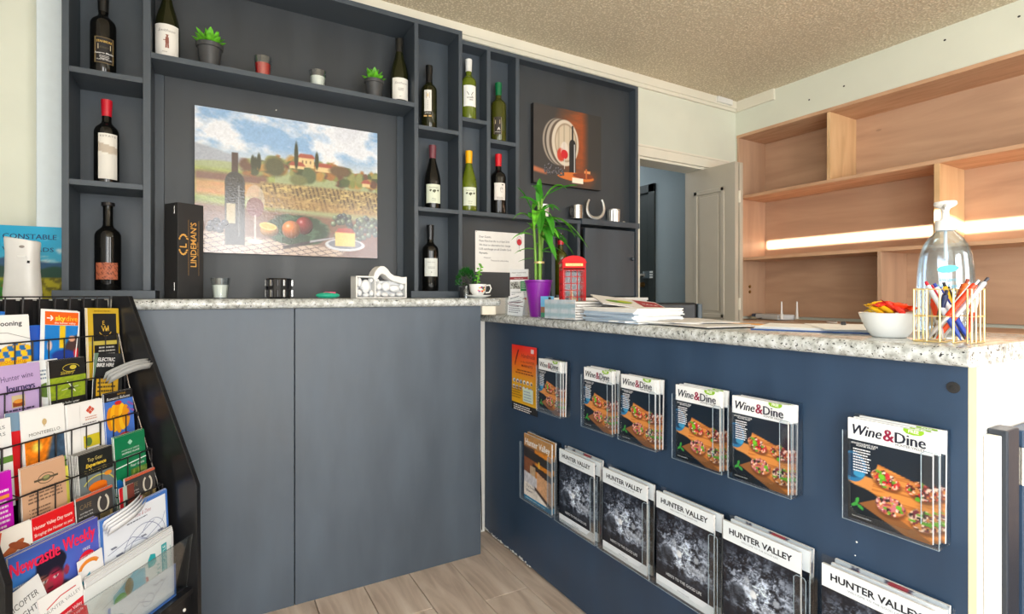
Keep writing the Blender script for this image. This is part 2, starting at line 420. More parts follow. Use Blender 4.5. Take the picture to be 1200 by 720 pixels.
class Print:
    STEP = 0.00022
    def __init__(s, step=None): s.v = []; s.f = []; s.c = []; s.d = 0.0; s.step = step or Print.STEP
    def _add(s, pts, faces, cols, up=True):
        if up: s.d += s.step
        o = sum(len(x) for x in s.v)
        pts = np.asarray(pts, float)
        s.v.append(np.column_stack([pts[:, 0], np.full(len(pts), -s.d), pts[:, 1]]))
        s.f += [tuple(int(i) + o for i in q) for q in faces]
        cols = np.asarray(cols, float)
        if cols.ndim == 1: cols = np.tile(cols, (len(pts), 1))
        s.c.append(linarr(cols / 255.0))
        return s
    def poly(s, pts, col, up=True): return s._add(pts, [tuple(range(len(pts)))], col, up)
    def rect(s, x0, y0, x1, y1, col, up=True): return s.poly([(x0, y0), (x1, y0), (x1, y1), (x0, y1)], col, up)
    def ell(s, cx, cy, rx, ry, col, n=24, ang=0, up=True):
        ca, sa = math.cos(ang), math.sin(ang)
        return s.poly([(cx + rx * math.cos(t) * ca - ry * math.sin(t) * sa, cy + rx * math.cos(t) * sa + ry * math.sin(t) * ca)
                       for t in [2 * math.pi * k / n for k in range(n)]], col, up)
    def line(s, pts, w, col, up=True):
        if up: s.d += s.step
        for (x0, y0), (x1, y1) in zip(pts[:-1], pts[1:]):
            L = math.hypot(x1 - x0, y1 - y0) or 1e-6; nx, ny = -(y1 - y0) / L * w / 2, (x1 - x0) / L * w / 2
            s.poly([(x0 - nx, y0 - ny), (x1 - nx, y1 - ny), (x1 + nx, y1 + ny), (x0 + nx, y0 + ny)], col, False)
        return s
    def ring(s, cx, cy, rx, ry, w, col, a0=0, a1=360, n=28, ang=0):
        ca, sa = math.cos(ang), math.sin(ang)
        P = []
        for k in range(n + 1):
            t = R(a0 + (a1 - a0) * k / n); x, y = rx * math.cos(t), ry * math.sin(t)
            P.append((cx + x * ca - y * sa, cy + x * sa + y * ca))
        return s.line(P, w, col)
    def text(s, t, x, y, size, col, align='L', bold=0.0, shear=0.0, width=None, ang=0.0, arc=None, res=2):
        co, fs = text_geo(t, bold, shear, res)
        if len(co) == 0: return s
        w0 = co[:, 0].min(); w1 = co[:, 0].max(); W = w1 - w0
        sx = (width / W) if width else size
        p = np.column_stack([(co[:, 0] - w0) * sx, co[:, 1] * size]); Wd = W * sx
        if align == 'C': p[:, 0] -= Wd / 2
        if align == 'R': p[:, 0] -= Wd
        if arc:
            a = p[:, 0] / arc; rr = arc + p[:, 1]
            p = np.column_stack([rr * np.sin(a), rr * np.cos(a) - arc])
        c, n = math.cos(ang), math.sin(ang)
        q = np.column_stack([x + p[:, 0] * c - p[:, 1] * n, y + p[:, 0] * n + p[:, 1] * c])
        return s._add(q, fs, col)
    def didone(s, t, x, y, size, col, align='L', width=None, k=.022, **kw):
        """high-contrast lettering: heavy uprights, thin hairlines"""
        for q in range(4): s.text(t, x + size * k * q, y, size, col, align, bold=-.006, width=width, **kw)
        return s
    def greek(s, x0, y0, x1, lines, lh, col, th=0.45, seed=1, center=False):
        """illegibly small body copy, one bar per word"""
        rd = random.Random(seed); s.d += s.step
        for i in range(lines):
            y = y0 - i * lh; x = x0; end = x1 - rd.random() * (x1 - x0) * 0.25
            if center: o = (x1 - end) / 2; x += o; end = x1 - o
            while x < end:
                w = (x1 - x0) * rd.uniform(0.06, 0.16)
                s.rect(x, y, min(x + w, end), y + lh * th, col, False); x += w + (x1 - x0) * 0.025
        return s
    def raster(s, x0, y0, x1, y1, nx, ny, fn):
        asp = (x1 - x0) / (y1 - y0)
        u = np.linspace(0, 1, nx); v = np.linspace(0, 1, ny); U, V = np.meshgrid(u, v)
        img = fn(U * asp, V)
        pts = np.column_stack([(x0 + U * (x1 - x0)).ravel(), (y0 + V * (y1 - y0)).ravel()])
        i = np.arange((ny - 1) * nx).reshape(ny - 1, nx)[:, :-1].ravel()
        F = np.column_stack([i, i + 1, i + nx + 1, i + nx])
        return s._add(pts, F.tolist(), img.reshape(-1, 3))
    def build(s, name, parent, mat=None, loc=(0, 0, 0), rot=(0, 0, 0), wrap=None, label=None):
        V = np.vstack(s.v); C = np.vstack(s.c)
        if wrap:
            a = V[:, 0] / wrap; r = wrap - V[:, 1]
            V = np.column_stack([r * np.sin(a), -r * np.cos(a), V[:, 2]])
        me = bpy.data.meshes.new(name); me.from_pydata(V.tolist(), [], s.f); me.update()
        at = me.color_attributes.new('ink', 'FLOAT_COLOR', 'POINT')
        at.data.foreach_set('color', np.column_stack([C, np.ones(len(C))]).astype(np.float32).ravel())
        me.materials.append(mat or M['print'])
        o = bpy.data.objects.new(name, me); COL.objects.link(o); o.location = loc; o.rotation_euler = rot
        if parent: o.parent = parent
        if label: o['label'] = label
        return o

# numpy picture toolbox (colours 0..255)
def vnoise(U, V, sc, seed):
    rng = np.random.RandomState(seed); G = rng.rand(64, 64)
    x = U * sc; y = V * sc; xi = np.floor(x).astype(int); yi = np.floor(y).astype(int); fx = x - xi; fy = y - yi
    fx = fx * fx * (3 - 2 * fx); fy = fy * fy * (3 - 2 * fy)
    g = lambda a, b: G[a % 64, b % 64]
    return (g(xi, yi) * (1 - fx) + g(xi + 1, yi) * fx) * (1 - fy) + (g(xi, yi + 1) * (1 - fx) + g(xi + 1, yi + 1) * fx) * fy
def fbm(U, V, sc, seed, o=4):
    t = 0; a = 0.5; n = 0
    for i in range(o): t = t + a * vnoise(U, V, sc * 2 ** i, seed + i); n += a; a *= 0.55
    return t / n
def mixc(img, m, col):
    m = np.clip(m, 0, 1)[..., None]; return img * (1 - m) + np.asarray(col, float) * m
def ellm(U, V, cx, cy, rx, ry, soft=0.12, ang=0):
    c, s = math.cos(ang), math.sin(ang); x = U - cx; y = V - cy
    d = np.sqrt(((x * c + y * s) / rx) ** 2 + ((-x * s + y * c) / ry) ** 2)
    return np.clip((1 + soft / 2 - d) / soft, 0, 1)
def boxm(U, V, x0, x1, y0, y1, soft=0.006):
    f = lambda t: np.clip(t / soft + 0.5, 0, 1)
    return f(U - x0) * f(x1 - U) * f(V - y0) * f(y1 - V)
def polym(U, V, pts, soft=0.01):
    """convex polygon, counter-clockwise"""
    m = np.ones_like(U)
    for (x0, y0), (x1, y1) in zip(pts, pts[1:] + pts[:1]):
        L = math.hypot(x1 - x0, y1 - y0); d = ((x1 - x0) * (V - y0) - (y1 - y0) * (U - x0)) / L
        m = m * np.clip(d / soft + 0.5, 0, 1)
    return m
def ball_img(img, U, V, cx, cy, rx, ry, col, hi=(255, 255, 255), lx=-.35, ly=.4):
    m = ellm(U, V, cx, cy, rx, ry, 0.1)
    d = np.sqrt(((U - cx) / rx - lx) ** 2 + ((V - cy) / ry - ly) ** 2)
    sh = np.clip(1.25 - 0.62 * d, 0.25, 1.15)[..., None]
    c = np.asarray(col, float) * sh
    c = c + (np.asarray(hi, float) - c) * (np.clip(1 - d / 0.38, 0, 1) ** 2 * 0.6)[..., None]
    return img * (1 - m[..., None]) + c * m[..., None]

# ================================================================== THE SETTING
FX0, FX1, FY0, FY1, CZ = -0.70, 3.45, -2.45, 2.58, 2.63
struct('floor', MB().box(-0.85, 4.2, -2.6, 6.0, -0.06, -0.012), M['floor'])
floor = bpy.data.objects['floor']
rd = random.Random(3)
pl = MB().box(0, 0.187, 0, 1.15, -0.012, 0)
plank0 = None
for i in range(11):
    x = 1.12 - 0.19 * i
    off = rd.random() * 1.0
    for j in range(4):
        y = -2.2 + off + j * 1.153
        if y > 2.3 or y + 1.15 < 0: continue
        if plank0 is None:
            plank0 = pl.build('plank', M['plank'], floor, bevel=0.0015, seg=1); o = plank0
        else:
            o = plank0.copy(); COL.objects.link(o)
        o.location = (x, y, 0)

struct('ceiling', MB().box(-0.85, 3.9, -2.6, 2.62, CZ, CZ + 0.1), M['ceiling'])
# back wall with the doorway
bw = MB().box(-0.85, 2.46, FY1, FY1 + 0.15, 0, CZ).box(3.2, 3.95, FY1, FY1 + 0.15, 0, CZ).box(2.46, 3.2, FY1, FY1 + 0.15, 2.10, CZ)
struct('wall_back', bw, M['wall'])
# right wall above and below the built-in shelves
rw = MB().box(FX1, 3.95, -2.6, 2.58, 2.38, CZ).box(3.79, 3.95, -2.6, 2.58, 0, 2.38).box(3.45, 3.79, 2.57, 2.58, 0, 2.38)
struct('wall_right', rw, M['wall'])
# left wall: solid with a long gap above the window where the low sun comes in
lw = MB().box(-0.85, FX0, -2.6, 2.58, 0, 2.218).box(-0.85, FX0, -2.6, 2.58, 2.292, CZ).box(-0.85, FX0, 0.725, 2.58, 2.218, 2.292)
struct('wall_left', lw, M['white_wall'])
struct('wall_rear', MB().box(-0.85, 3.95, -2.6, -2.45, 0, CZ), M['white_wall'])
# cornice strips
struct('trim_1', MB().box(-0.70, 3.45, 2.562, 2.58, 2.553, CZ).box(-0.70, 3.45, 2.553, 2.562, 2.575, CZ), M['trim'], bevel=0.002)
struct('trim_2', MB().box(3.428, 3.45, 2.26, 2.553, 2.553, CZ), M['trim'], bevel=0.002)
struct('trim_3', MB().box(3.20, 3.36, 2.535, 2.562, 2.585, 2.625), M['white_wall'], bevel=0.003)
# door casing and jambs
struct('trim_4', MB().box(2.42, 3.335, 2.562, 2.58, 2.10, 2.165).box(2.40, 3.35, 2.555, 2.58, 2.160, 2.175)
       .box(2.39, 2.46, 2.562, 2.58, 0, 2.10).box(3.2, 3.27, 2.562, 2.58, 0, 2.10), M['trim'], bevel=0.003)
struct('trim_5', MB().box(2.46, 3.2, 2.58, 2.73, 2.085, 2.10).box(3.185, 3.2, 2.58, 2.73, 0, 2.1), M['trim'])
# pale upright board between the wine wall and the corner
struct('trim_6', MB().box(-0.535, -0.445, 2.50, 2.58, 1.165, CZ), plain('cool_white_board', rgb(214, 226, 232), 0.5, var=0.02), bevel=0.003)
# hallway behind the doorway
struct('wall_hall_right', MB().box(3.25, 3.35, 2.73, 3.20, 0, 2.6).box(3.25, 3.35, 3.2, 4.9, 2.09, 2.6).box(3.25, 3.35, 4.0, 4.9, 0, 2.09), M['hall'])
struct('wall_hall_left', MB().box(2.2, 2.3, 2.73, 4.9, 0, 2.6), M['hall'])
struct('wall_hall_back', MB().box(2.2, 3.35, 4.9, 5.0, 0, 2.6), M['hall'])
struct('wall_hall_ceiling', MB().box(2.2, 3.35, 2.73, 5.0, 2.6, 2.7), M['white_wall'])
hd = thing('door_1', None, None, (3.25, 3.6, 0)); hd['kind'] = 'structure'
MB().box(0.0, 0.05, -0.34, 0.40, 0.01, 2.05).build('door_leaf', M['hall_dark'], hd, bevel=0.002)
MB().box(-0.018, 0.02, -0.40, -0.33, 0, 2.12).box(-0.018, 0.02, 0.38, 0.44, 0, 2.12).box(-0.018, 0.02, -0.40, 0.44, 2.05, 2.12).build('door_frame', M['hall_dark'], hd, bevel=0.003)
MB().box(-0.022, 0.0, -0.39, -0.27, 1.32, 1.385).tube([(-0.02, -0.25, 1.352), (-0.05, -0.25, 1.352)], 0.022, 16).build('door_lock', M['steel'], hd, bevel=0.003)
for q, dz in enumerate((1.33, 1.352, 1.374)):
    MB().box(-0.026, -0.021, -0.385, -0.355, dz - 0.007, dz + 0.007).build('strike_tooth', M['whitewash'], hd)
MB().tube([(0.0, -0.25, 1.27), (-0.045, -0.25, 1.27)], [0.024, 0.018], 16).build('door_knob', M['brass'], hd)

# bi-fold door leaves, folded open into the room
def leaf_door(name, x, y0, y1, z1):
    d = thing(name, None, None, (x, y0, 0)); d['kind'] = 'structure'
    L = y1 - y0; t = 0.034
    MB().box(0, t, 0, L, 0.01, z1).build('door_leaf', M['door'], d, bevel=0.002)
    for (za, zb) in ((1.02, 1.93), (0.22, 0.90)):
        ya, yb = 0.085, L - 0.085
        fr = MB()
        for (a, b, c, e) in ((ya, yb, zb - 0.03, zb), (ya, yb, za, za + 0.03), (ya, ya + 0.03, za, zb), (yb - 0.03, yb, za, zb)):
            fr.box(-0.008, 0.001, a, b, c, e)
        fr.build('moulding', M['door'], d, bevel=0.005, seg=3)
        MB().box(-0.004, 0.001, ya + 0.05, yb - 0.05, za + 0.05, zb - 0.05).build('raised_panel', M['door'], d, bevel=0.003)
    return d
d2 = leaf_door('door_2', 3.085, 2.31, 2.74, 2.085)
d3 = leaf_door('door_3', 3.132, 2.31, 2.74, 2.085)
for k, z in enumerate((1.85, 1.12, 0.3)):
    MB().box(0.034, 0.047, -0.004, 0.004, z - 0.04, z + 0.04).tube([(0.0405, -0.006, z - 0.04), (0.0405, -0.006, z + 0.04)], 0.005, 10).build('hinge', M['trim'], d2)

# ================================================================== LEFT BENCH
bench = thing('bench', 'tall slate-painted bench with speckled top under the wine shelves', 'bench', (0, 2.139, 0))
MB().box(-0.68, 0.285, 0, 0.02, 0, 1.13).build('front_panel', M['slate'], bench, bevel=0.0015)
MB().box(0.288, 1.077, 0, 0.02, 0, 1.13).build('front_panel', M['slate'], bench, bevel=0.0015)
MB().box(1.045, 1.077, 0.02, 0.40, 0, 1.13).build('end_panel', M['slate'], bench)
def nose_profile(t, n=7):
    return [(0.5 * t - 0.5 * t * math.sin(math.pi * k / (n - 1) ), 0.5 * t - 0.5 * t * math.cos(math.pi * k / (n - 1))) for k in range(n)]
def worktop_x(x0, x1, y0, y1, z0, z1, name, par, off):
    """slab whose rounded front runs along x at y0"""
    t = z1 - z0; pr = [(y0 + a, z0 + b) for a, b in nose_profile(t)] + [(y1, z1), (y1, z0)]
    mb = MB(); n = len(pr)
    v = [(x0, y - off[1], z) for y, z in pr] + [(x1, y - off[1], z) for y, z in pr]
    f = [tuple(range(n)), tuple(range(2 * n - 1, n - 1, -1))] + [(i, i + n, (i + 1) % n + n, (i + 1) % n) for i in range(n)]
    return mb.add(v, f).build(name, M['granite'], par, smooth=True)
worktop_x(-0.68, 1.166, 2.112, 2.575, 1.13, 1.166, 'worktop', bench, (0, 2.139))
MB().box(1.078, 1.148, -0.015, 0.16, 1.09, 1.13).build('support_block', M['trim'], bench, bevel=0.003)

# white post in the gap between bench and counter, with its loose black cables
struct('wall_nib', MB().box(1.079, 1.198, 2.335, 2.40, 0, 1.05), M['white_wall'])
cb = MB()
for k in range(3):
    y0 = 2.325 - 0.004 * k; x0 = 1.125 + 0.018 * k
    cb.tube([(x0 + 0.012 * math.sin(2.3 * z + k), y0, z) for z in [0.02 + 0.07 * i for i in range(10 if k else 5)]], 0.0022, 6)
tag(cb.build('cable', M['black_matte'], None, smooth=True), 'loose black cables hanging in the gap beside the white post', 'cable')

# ================================================================== RIGHT COUNTER
ctr = thing('reception_counter', 'navy-fronted reception counter with a speckled granite-look top', 'counter', (1.2, 0.41, 0))
MB().box(0, 0.02, 0, 1.93, 0.012, 1.05).build('front_panel', M['navy'], ctr, bevel=0.001)
MB().box(0.016, 0.46, -0.012, 0.0, 0.0, 1.05).build('end_panel', plain('gloss_white_end', rgb(246, 244, 240), 0.35, var=0.01), ctr, bevel=0.002)
MB().box(0.0, 0.016, -0.012, 0.0, 0.0, 1.05).build('edge_strip', plain('cream_edging', rgb(226, 214, 176), 0.5, var=0.03), ctr)
MB().box(0.44, 0.46, 0.0, 1.93, 0.0, 1.05).build('back_panel', M['trim'], ctr)
# worktop with bullnose along the front edge
def worktop_y(x0, x1, y0, y1, z0, z1):
    t = z1 - z0; pr = [(x0 + a, z0 + b) for a, b in nose_profile(t, 9)] + [(x1, z1), (x1, z0)]
    mb = MB(); n = len(pr)
    v = [(x - 1.2, y0 - 0.41, z) for x, z in pr] + [(x - 1.2, y1 - 0.41, z) for x, z in pr]
    f = [tuple(range(n)), tuple(range(2 * n - 1, n - 1, -1))] + [(i, i + n, (i + 1) % n + n, (i + 1) % n) for i in range(n)]
    return mb.add(v, f).build('worktop', M['granite'], ctr, smooth=True)
worktop_y(1.163, 1.68, 0.40, 2.335, 1.05, 1.086)
# plug hole disc and chipped screw holes
MB().tube([(-0.0022, 0.022, 1.008), (0.001, 0.022, 1.008)], 0.0105, 20).tube([(-0.0035, 0.022, 1.008), (0, 0.022, 1.008)], 0.004, 12).build('screw_cap', M['black_matte'], ctr, bevel=0.0006)
MB().ball((-0.0005, 0.190, 0.652), 0.001, 0.002, 0.002).ball((-0.0005, 0.193, 0.622), 0.001, 0.0015, 0.0015).build('chipped_hole', M['whitewash'], ctr)
rg = random.Random(5); chip = MB()
for k in range(46):
    y = 1.50 + rg.random() * 0.42; w = rg.uniform(0.002, 0.010)
    chip.ball((-0.001, y, 0.010 + rg.random() * 0.009), 0.0018, w, rg.uniform(0.001, 0.004), 6, 4)
c_ = chip.build('chipped_paint', M['whitewash'], ctr); c_['kind'] = 'stuff'

# gate post and gate at the counter's near end
gp = thing('gate_post', 'short dark navy post standing against the white counter end', 'post', (1.279, 0.382, 0))
MB().box(-0.036, 0.020, -0.014, 0.015, 0.0, 0.935).build('post', painted('dark_post_paint', rgb(36, 44, 56), 0.35), gp, bevel=0.003)
MB().box(-0.052, -0.036, -0.006, 0.015, 0.0, 0.925).build('packing_strip', M['trim'], gp, bevel=0.002)
gt = thing('counter_gate', 'navy painted swing gate hinged beside the short post', 'gate', (1.325, 0.382, 0))
MB().box(0.0, 0.78, -0.012, 0.012, 0.12, 0.925).build('gate_panel', M['navy'], gt, bevel=0.002)
for z in (0.86, 0.25):
    MB().box(-0.018, 0.0, -0.010, 0.0, z - 0.035, z + 0.035).tube([(-0.008, -0.012, z - 0.035), (-0.008, -0.012, z + 0.035)], 0.004, 10).build('hinge', M['steel'], gt)

# ================================================================== WINE SHELVING
UF = 2.36
su = thing('wine_shelving', 'charcoal painted wall shelving with compartments for wine bottles', 'shelving', (0, UF, 1.166))
def ub(name, x0, x1, z0, z1, d=0.19, y=0.0, mat='unit', bev=0.0012):
    return MB().box(x0, x1, y, y + d, z0 - 1.166, z1 - 1.166).build(name, M[mat], su, bevel=bev)
# uprights
ub('upright', -0.438, -0.418, 1.197, 2.48)
ub('upright', -0.206, -0.182, 1.197, 2.46)
ub('upright', 0.840, 0.860, 1.197, 2.46)
ub('upright', 1.067, 1.087, 1.197, 2.46)
ub('upright', 1.223, 1.244, 1.60, 2.42, 0.09)
ub('upright', 1.393, 1.414, 1.60, 2.42, 0.09)
ub('upright', 2.231, 2.252, 1.166, 2.42, 0.10)
ub('upright', 1.620, 1.642, 1.166, 1.58, 0.09)
ub('upright', 1.794, 1.814, 1.166, 1.58, 0.09)
# boards
ub('top_board', -0.438, 1.087, 2.46, 2.482)
ub('top_board', 1.087, 2.252, 2.42, 2.440, 0.10)
ub('shelf', -0.418, -0.206, 1.963, 1.983)
ub('shelf', -0.418, -0.206, 1.568, 1.588)
ub('shelf', -0.182, 0.840, 2.063, 2.084)
ub('shelf', 0.860, 1.067, 1.966, 1.985)
ub('shelf', 0.860, 1.067, 1.578, 1.598)
ub('shelf', 1.087, 1.223, 2.041, 2.061, 0.09)
ub('shelf', 1.244, 1.393, 1.955, 1.975, 0.09)
ub('shelf', 1.087, 1.84, 1.580, 1.600, 0.10)
ub('ledge', 1.82, 2.256, 1.580, 1.612, 0.112, -0.008)
ub('plinth', -0.458, -0.165, 1.1665, 1.197, 0.23, -0.035)
ub('plinth', 0.812, 1.12, 1.1665, 1.199, 0.23, -0.035)
# backs
ub('back_panel', -0.438, -0.182, 1.197, 2.47, 0.012, 0.19)
ub('back_panel', -0.182, 0.850, 2.07, 2.47, 0.012, 0.19, 'charcoal')
ub('back_panel', 0.850, 1.08, 1.197, 2.47, 0.012, 0.135)
ub('back_panel', 1.08, 1.40, 1.59, 2.43, 0.012, 0.085)
ub('back_panel', 1.40, 2.24, 1.60, 2.43, 0.012, 0.058, 'charcoal')
ub('back_panel', 1.087, 1.63, 1.166, 1.59, 0.012, 0.070, 'charcoal')
ub('back_panel', 1.63, 1.80, 1.166, 1.59, 0.012, 0.09, 'charcoal')
# the picture recess: a boarded panel with ragged edge battens
ub('picture_board', -0.150, 0.808, 1.166, 2.063, 0.012, 0.165, 'charcoal')
ub('batten', -0.182, -0.150, 1.166, 2.063, 0.03, 0.16)
ub('batten', 0.808, 0.840, 1.166, 2.063, 0.03, 0.16)
# little cupboard bottom right
ub('cupboard_back', 1.814, 2.231, 1.166, 1.58, 0.012, 0.088, 'black_matte')
cd = ub('cupboard_door', 1.850, 2.226, 1.172, 1.563, 0.018, 0.004, 'unit', 0.002)
MB().ball((2.196, -0.012, 1.395 - 1.166), 0.010, 0.012, 0.012, 14, 10).build('knob', M['unit'], cd)
for (sx, sz) in ((2.22, 2.405), (2.20, 2.375), (2.18, 2.41)):
    MB().tube([(sx, 0.056, sz - 1.166), (sx, 0.060, sz - 1.166)], 0.0022, 8).build('screw', M['steel'], su)
# white ledge at the back of the counter
tag(MB().box(1.18, 2.25, 2.285, 2.33, 1.0865, 1.165).box(1.18, 2.25, 2.275, 2.358, 1.15, 1.1655).build('ledge_shelf', M['whitewash'], None, bevel=0.002),
    'low white ledge along the back of the counter behind the plant', 'ledge')

# ------------------------------------------------------------------ pictures
def tuscany(U, V):
    img = np.zeros(U.shape + (3,)) + (120, 168, 220)
    cl = fbm(U + 0.3 * V, V * 1.6, 4.5, 11, 5)
    img = mixc(img, np.clip((cl - 0.40) * 5, 0, 1) * 0.9, (232, 234, 240))
    img = mixc(img, np.clip((cl - 0.58) * 5, 0, 1), (206, 212, 226))
    img = mixc(img, np.clip((0.78 - V) * 5, 0, .75), (240, 226, 206))
    h = 0.70 - 0.10 * U + 0.035 * np.sin(5 * U + 2.2)
    img = mixc(img, np.clip((h + 0.03 - V) * 60, 0, 1) * (U < .62), (150, 160, 178))
    img = mixc(img, np.clip((0.635 + .015 * np.sin(9 * U) - V) * 60, 0, 1), (150, 164, 112))
    f = fbm(U, V * 3, 14, 5)
    img = mixc(img, np.clip((0.60 - V) * 40, 0, 1) * (U < .5), np.array((150, 166, 74)))
    img = mixc(img, np.clip((0.60 - V) * 40, 0, 1) * (U < .5) * (np.sin(140 * (V + .25 * U)) > .2) * .35, (112, 128, 60))
    # tree belt
    for i in range(150):
        rg = random.Random(i); x = .30 + rg.random() * .98; y = .56 + rg.random() * .10 + (0.04 if .45 < x < .95 else 0)
        c = rg.choice([(66, 84, 42), (52, 66, 36), (120, 128, 52), (160, 96, 40), (96, 58, 42), (136, 140, 70), (178, 128, 50)])
        img = mixc(img, ellm(U + .02 * (f - .5), V + .04 * (f - .5), x, y, .018 + rg.random() * .03, .018 + rg.random() * .028, .6), c)
    # villa
    for (x0, x1, y0, y1) in ((.66, .77, .66, .735), (.78, .90, .64, .68), (.60, .70, .645, .67), (.52, .57, .62, .645), (1.13, 1.19, .56, .59)):
        img = mixc(img, boxm(U, V, x0, x1, y0, y1), (226, 190, 122))
        img = mixc(img, polym(U, V, [(x0 - .012, y1 - .004), (x1 + .012, y1 - .004), (x1 - .012, y1 + .026), (x0 + .012, y1 + .026)]), (166, 62, 44))
    for x in (.685, .71, .74): img = mixc(img, boxm(U, V, x, x + .009, .69, .712), (110, 80, 50))
    img = mixc(img, ellm(U, V, .735, .60, .05, .06, .3), (74, 92, 56)); img = mixc(img, ellm(U, V, .50, .64, .07, .07, .4), (70, 72, 40))
    img = mixc(img, ellm(U, V, .96, .66, .08, .04, .4), (98, 70, 44)); img = mixc(img, ellm(U, V, .66, .56, .06, .04, .4), (104, 110, 60))
    for (x, y, h_) in ((.645, .74, .10), (.79, .72, .065), (.355, .655, .05), (.373, .65, .045), (.395, .665, .06)):
        img = mixc(img, ellm(U, V, x, y, .014, h_, .4), (34, 44, 26))
    # orchard strip and orange field on the left
    img = mixc(img, boxm(U, V, 0, .45, .50, .56, .03), (120, 76, 62)); img = mixc(img, boxm(U, V, 0, .5, .40, .50, .03) * (0.6 + .4 * f), (214, 134, 72))
    # vineyard
    vy = boxm(U, V, .40, 1.3, .34, .52 - 0.0, .02)
    img = mixc(img, vy, (150, 120, 66))
    img = mixc(img, vy * (np.sin(210 * U + 60 * V) > .1) * (fbm(U, V, 60, 9) > .4), (86, 66, 40))
    img = mixc(img, vy * np.clip((fbm(U, V * 2, 40, 3) - .5) * 5, 0, 1), (206, 176, 96))
    img = mixc(img, polym(U, V, [(.42, .36), (1.3, .30), (1.3, .36), (.42, .46)], .04) * .5, (176, 128, 66))
    # foreground
    fg = np.clip((0.36 - .05 * U - V) * 30, 0, 1)
    img = mixc(img, fg, (126, 84, 62))
    img = mixc(img, polym(U, V, [(0, 0), (1.3, 0), (1.3, .12), (0, .30)], .03) * .8, (128, 96, 86))
    img = mixc(img, polym(U, V, [(1.0, 0), (1.3, 0), (1.3, .2), (1.05, .16)], .05), (112, 52, 32))
    # checked cloth
    ck = polym(U, V, [(0, 0), (.95, 0), (1.02, .07), (.3, .13), (0, .16)], .02)
    img = mixc(img, ck, (196, 170, 150))
    img = mixc(img, ck * ((np.abs(((U + 1.6 * V) * 14) % 1 - .5) < .07) | (np.abs(((U * .5 - 2.2 * V) * 14) % 1 - .5) < .08)), (104, 84, 92))
    # green cloth
    img = mixc(img, ellm(U + .03 * (f - .5), V + .06 * (f - .5), .66, .19, .22, .115, .15), (34, 62, 40))
    img = mixc(img, ellm(U, V, .66, .19, .22, .115, .15) * np.clip(np.sin(26 * U + 30 * V + 6 * f) - .3, 0, 1), (66, 112, 74))
    # bottle and glass
    img = mixc(img, boxm(U, V, .222, .262, .50, .71), (58, 34, 34)); img = mixc(img, ellm(U, V, .242, .50, .062, .075, .1), (34, 34, 34))
    img = mixc(img, boxm(U, V, .18, .304, .06, .50), (36, 36, 38)); img = mixc(img, boxm(U, V, .19, .245, .21, .35), (176, 160, 120))
    img = mixc(img, boxm(U, V, .262, .272, .12, .48) * .5, (180, 186, 190))
    img = mixc(img, ellm(U, V, .37, .38, .062, .115, .08) * .45, (190, 186, 190)); img = mixc(img, ellm(U, V, .37, .335, .056, .07, .08) * .8, (122, 62, 70))
    img = mixc(img, boxm(U, V, .365, .375, .10, .28) * .8, (216, 216, 214)); img = mixc(img, ellm(U, V, .37, .09, .05, .018, .2) * .8, (206, 206, 204))
    for (x, y) in ((.10, .20), (.13, .22), (.16, .19), (.12, .17), (.15, .16), (.09, .17), (.18, .21)):
        img = ball_img(img, U, V, x, y, .024, .024, (52, 56, 74))
    # fruit
    img = ball_img(img, U, V, .465, .175, .062, .045, (226, 150, 50)); img = mixc(img, ellm(U, V, .455, .205, .058, .026, .1, -.15), (250, 200, 96))
    img = mixc(img, ellm(U, V, .455, .205, .048, .019, .2, -.15), (244, 168, 50))
    img = ball_img(img, U, V, .70, .225, .062, .066, (150, 26, 24)); img = ball_img(img, U, V, .61, .19, .064, .066, (234, 116, 32))
    # grapes
    rg = random.Random(8)
    for i in range(95):
        x = .90 + rg.random() * .36; y = .12 + rg.random() * .20
        if (x - 1.07) ** 2 / .20 ** 2 + (y - .23) ** 2 / .12 ** 2 > 1: continue
        img = ball_img(img, U, V, x, y, .021, .021, rg.choice([(98, 116, 92), (74, 92, 84), (120, 140, 104), (56, 62, 70)]))
    # cheese on a plate, knife
    img = mixc(img, ellm(U, V, 1.00, .095, .15, .048, .06), (196, 200, 210)); img = mixc(img, ellm(U, V, 1.00, .10, .125, .036, .06), (112, 116, 134))
    img = mixc(img, boxm(U, V, .925, 1.075, .085, .195), (246, 196, 100)); img = mixc(img, polym(U, V, [(.925, .19), (1.075, .19), (1.05, .225), (.95, .225)]), (176, 46, 26))
    img = mixc(img, polym(U, V, [(.56, .045), (.88, .13), (.88, .15), (.55, .065)]), (54, 44, 48)); img = mixc(img, polym(U, V, [(.74, .10), (.92, .14), (.92, .15), (.74, .115)]), (176, 176, 186))
    g = fbm(U, V, 90, 30, 2); lum = img.mean(-1, keepdims=True); img = lum + (img - lum) * .82; img = img * .93 + 14  # paler overall: haze of the reflected windows put into the picture's colours
    return img * (0.94 + .12 * g[..., None])
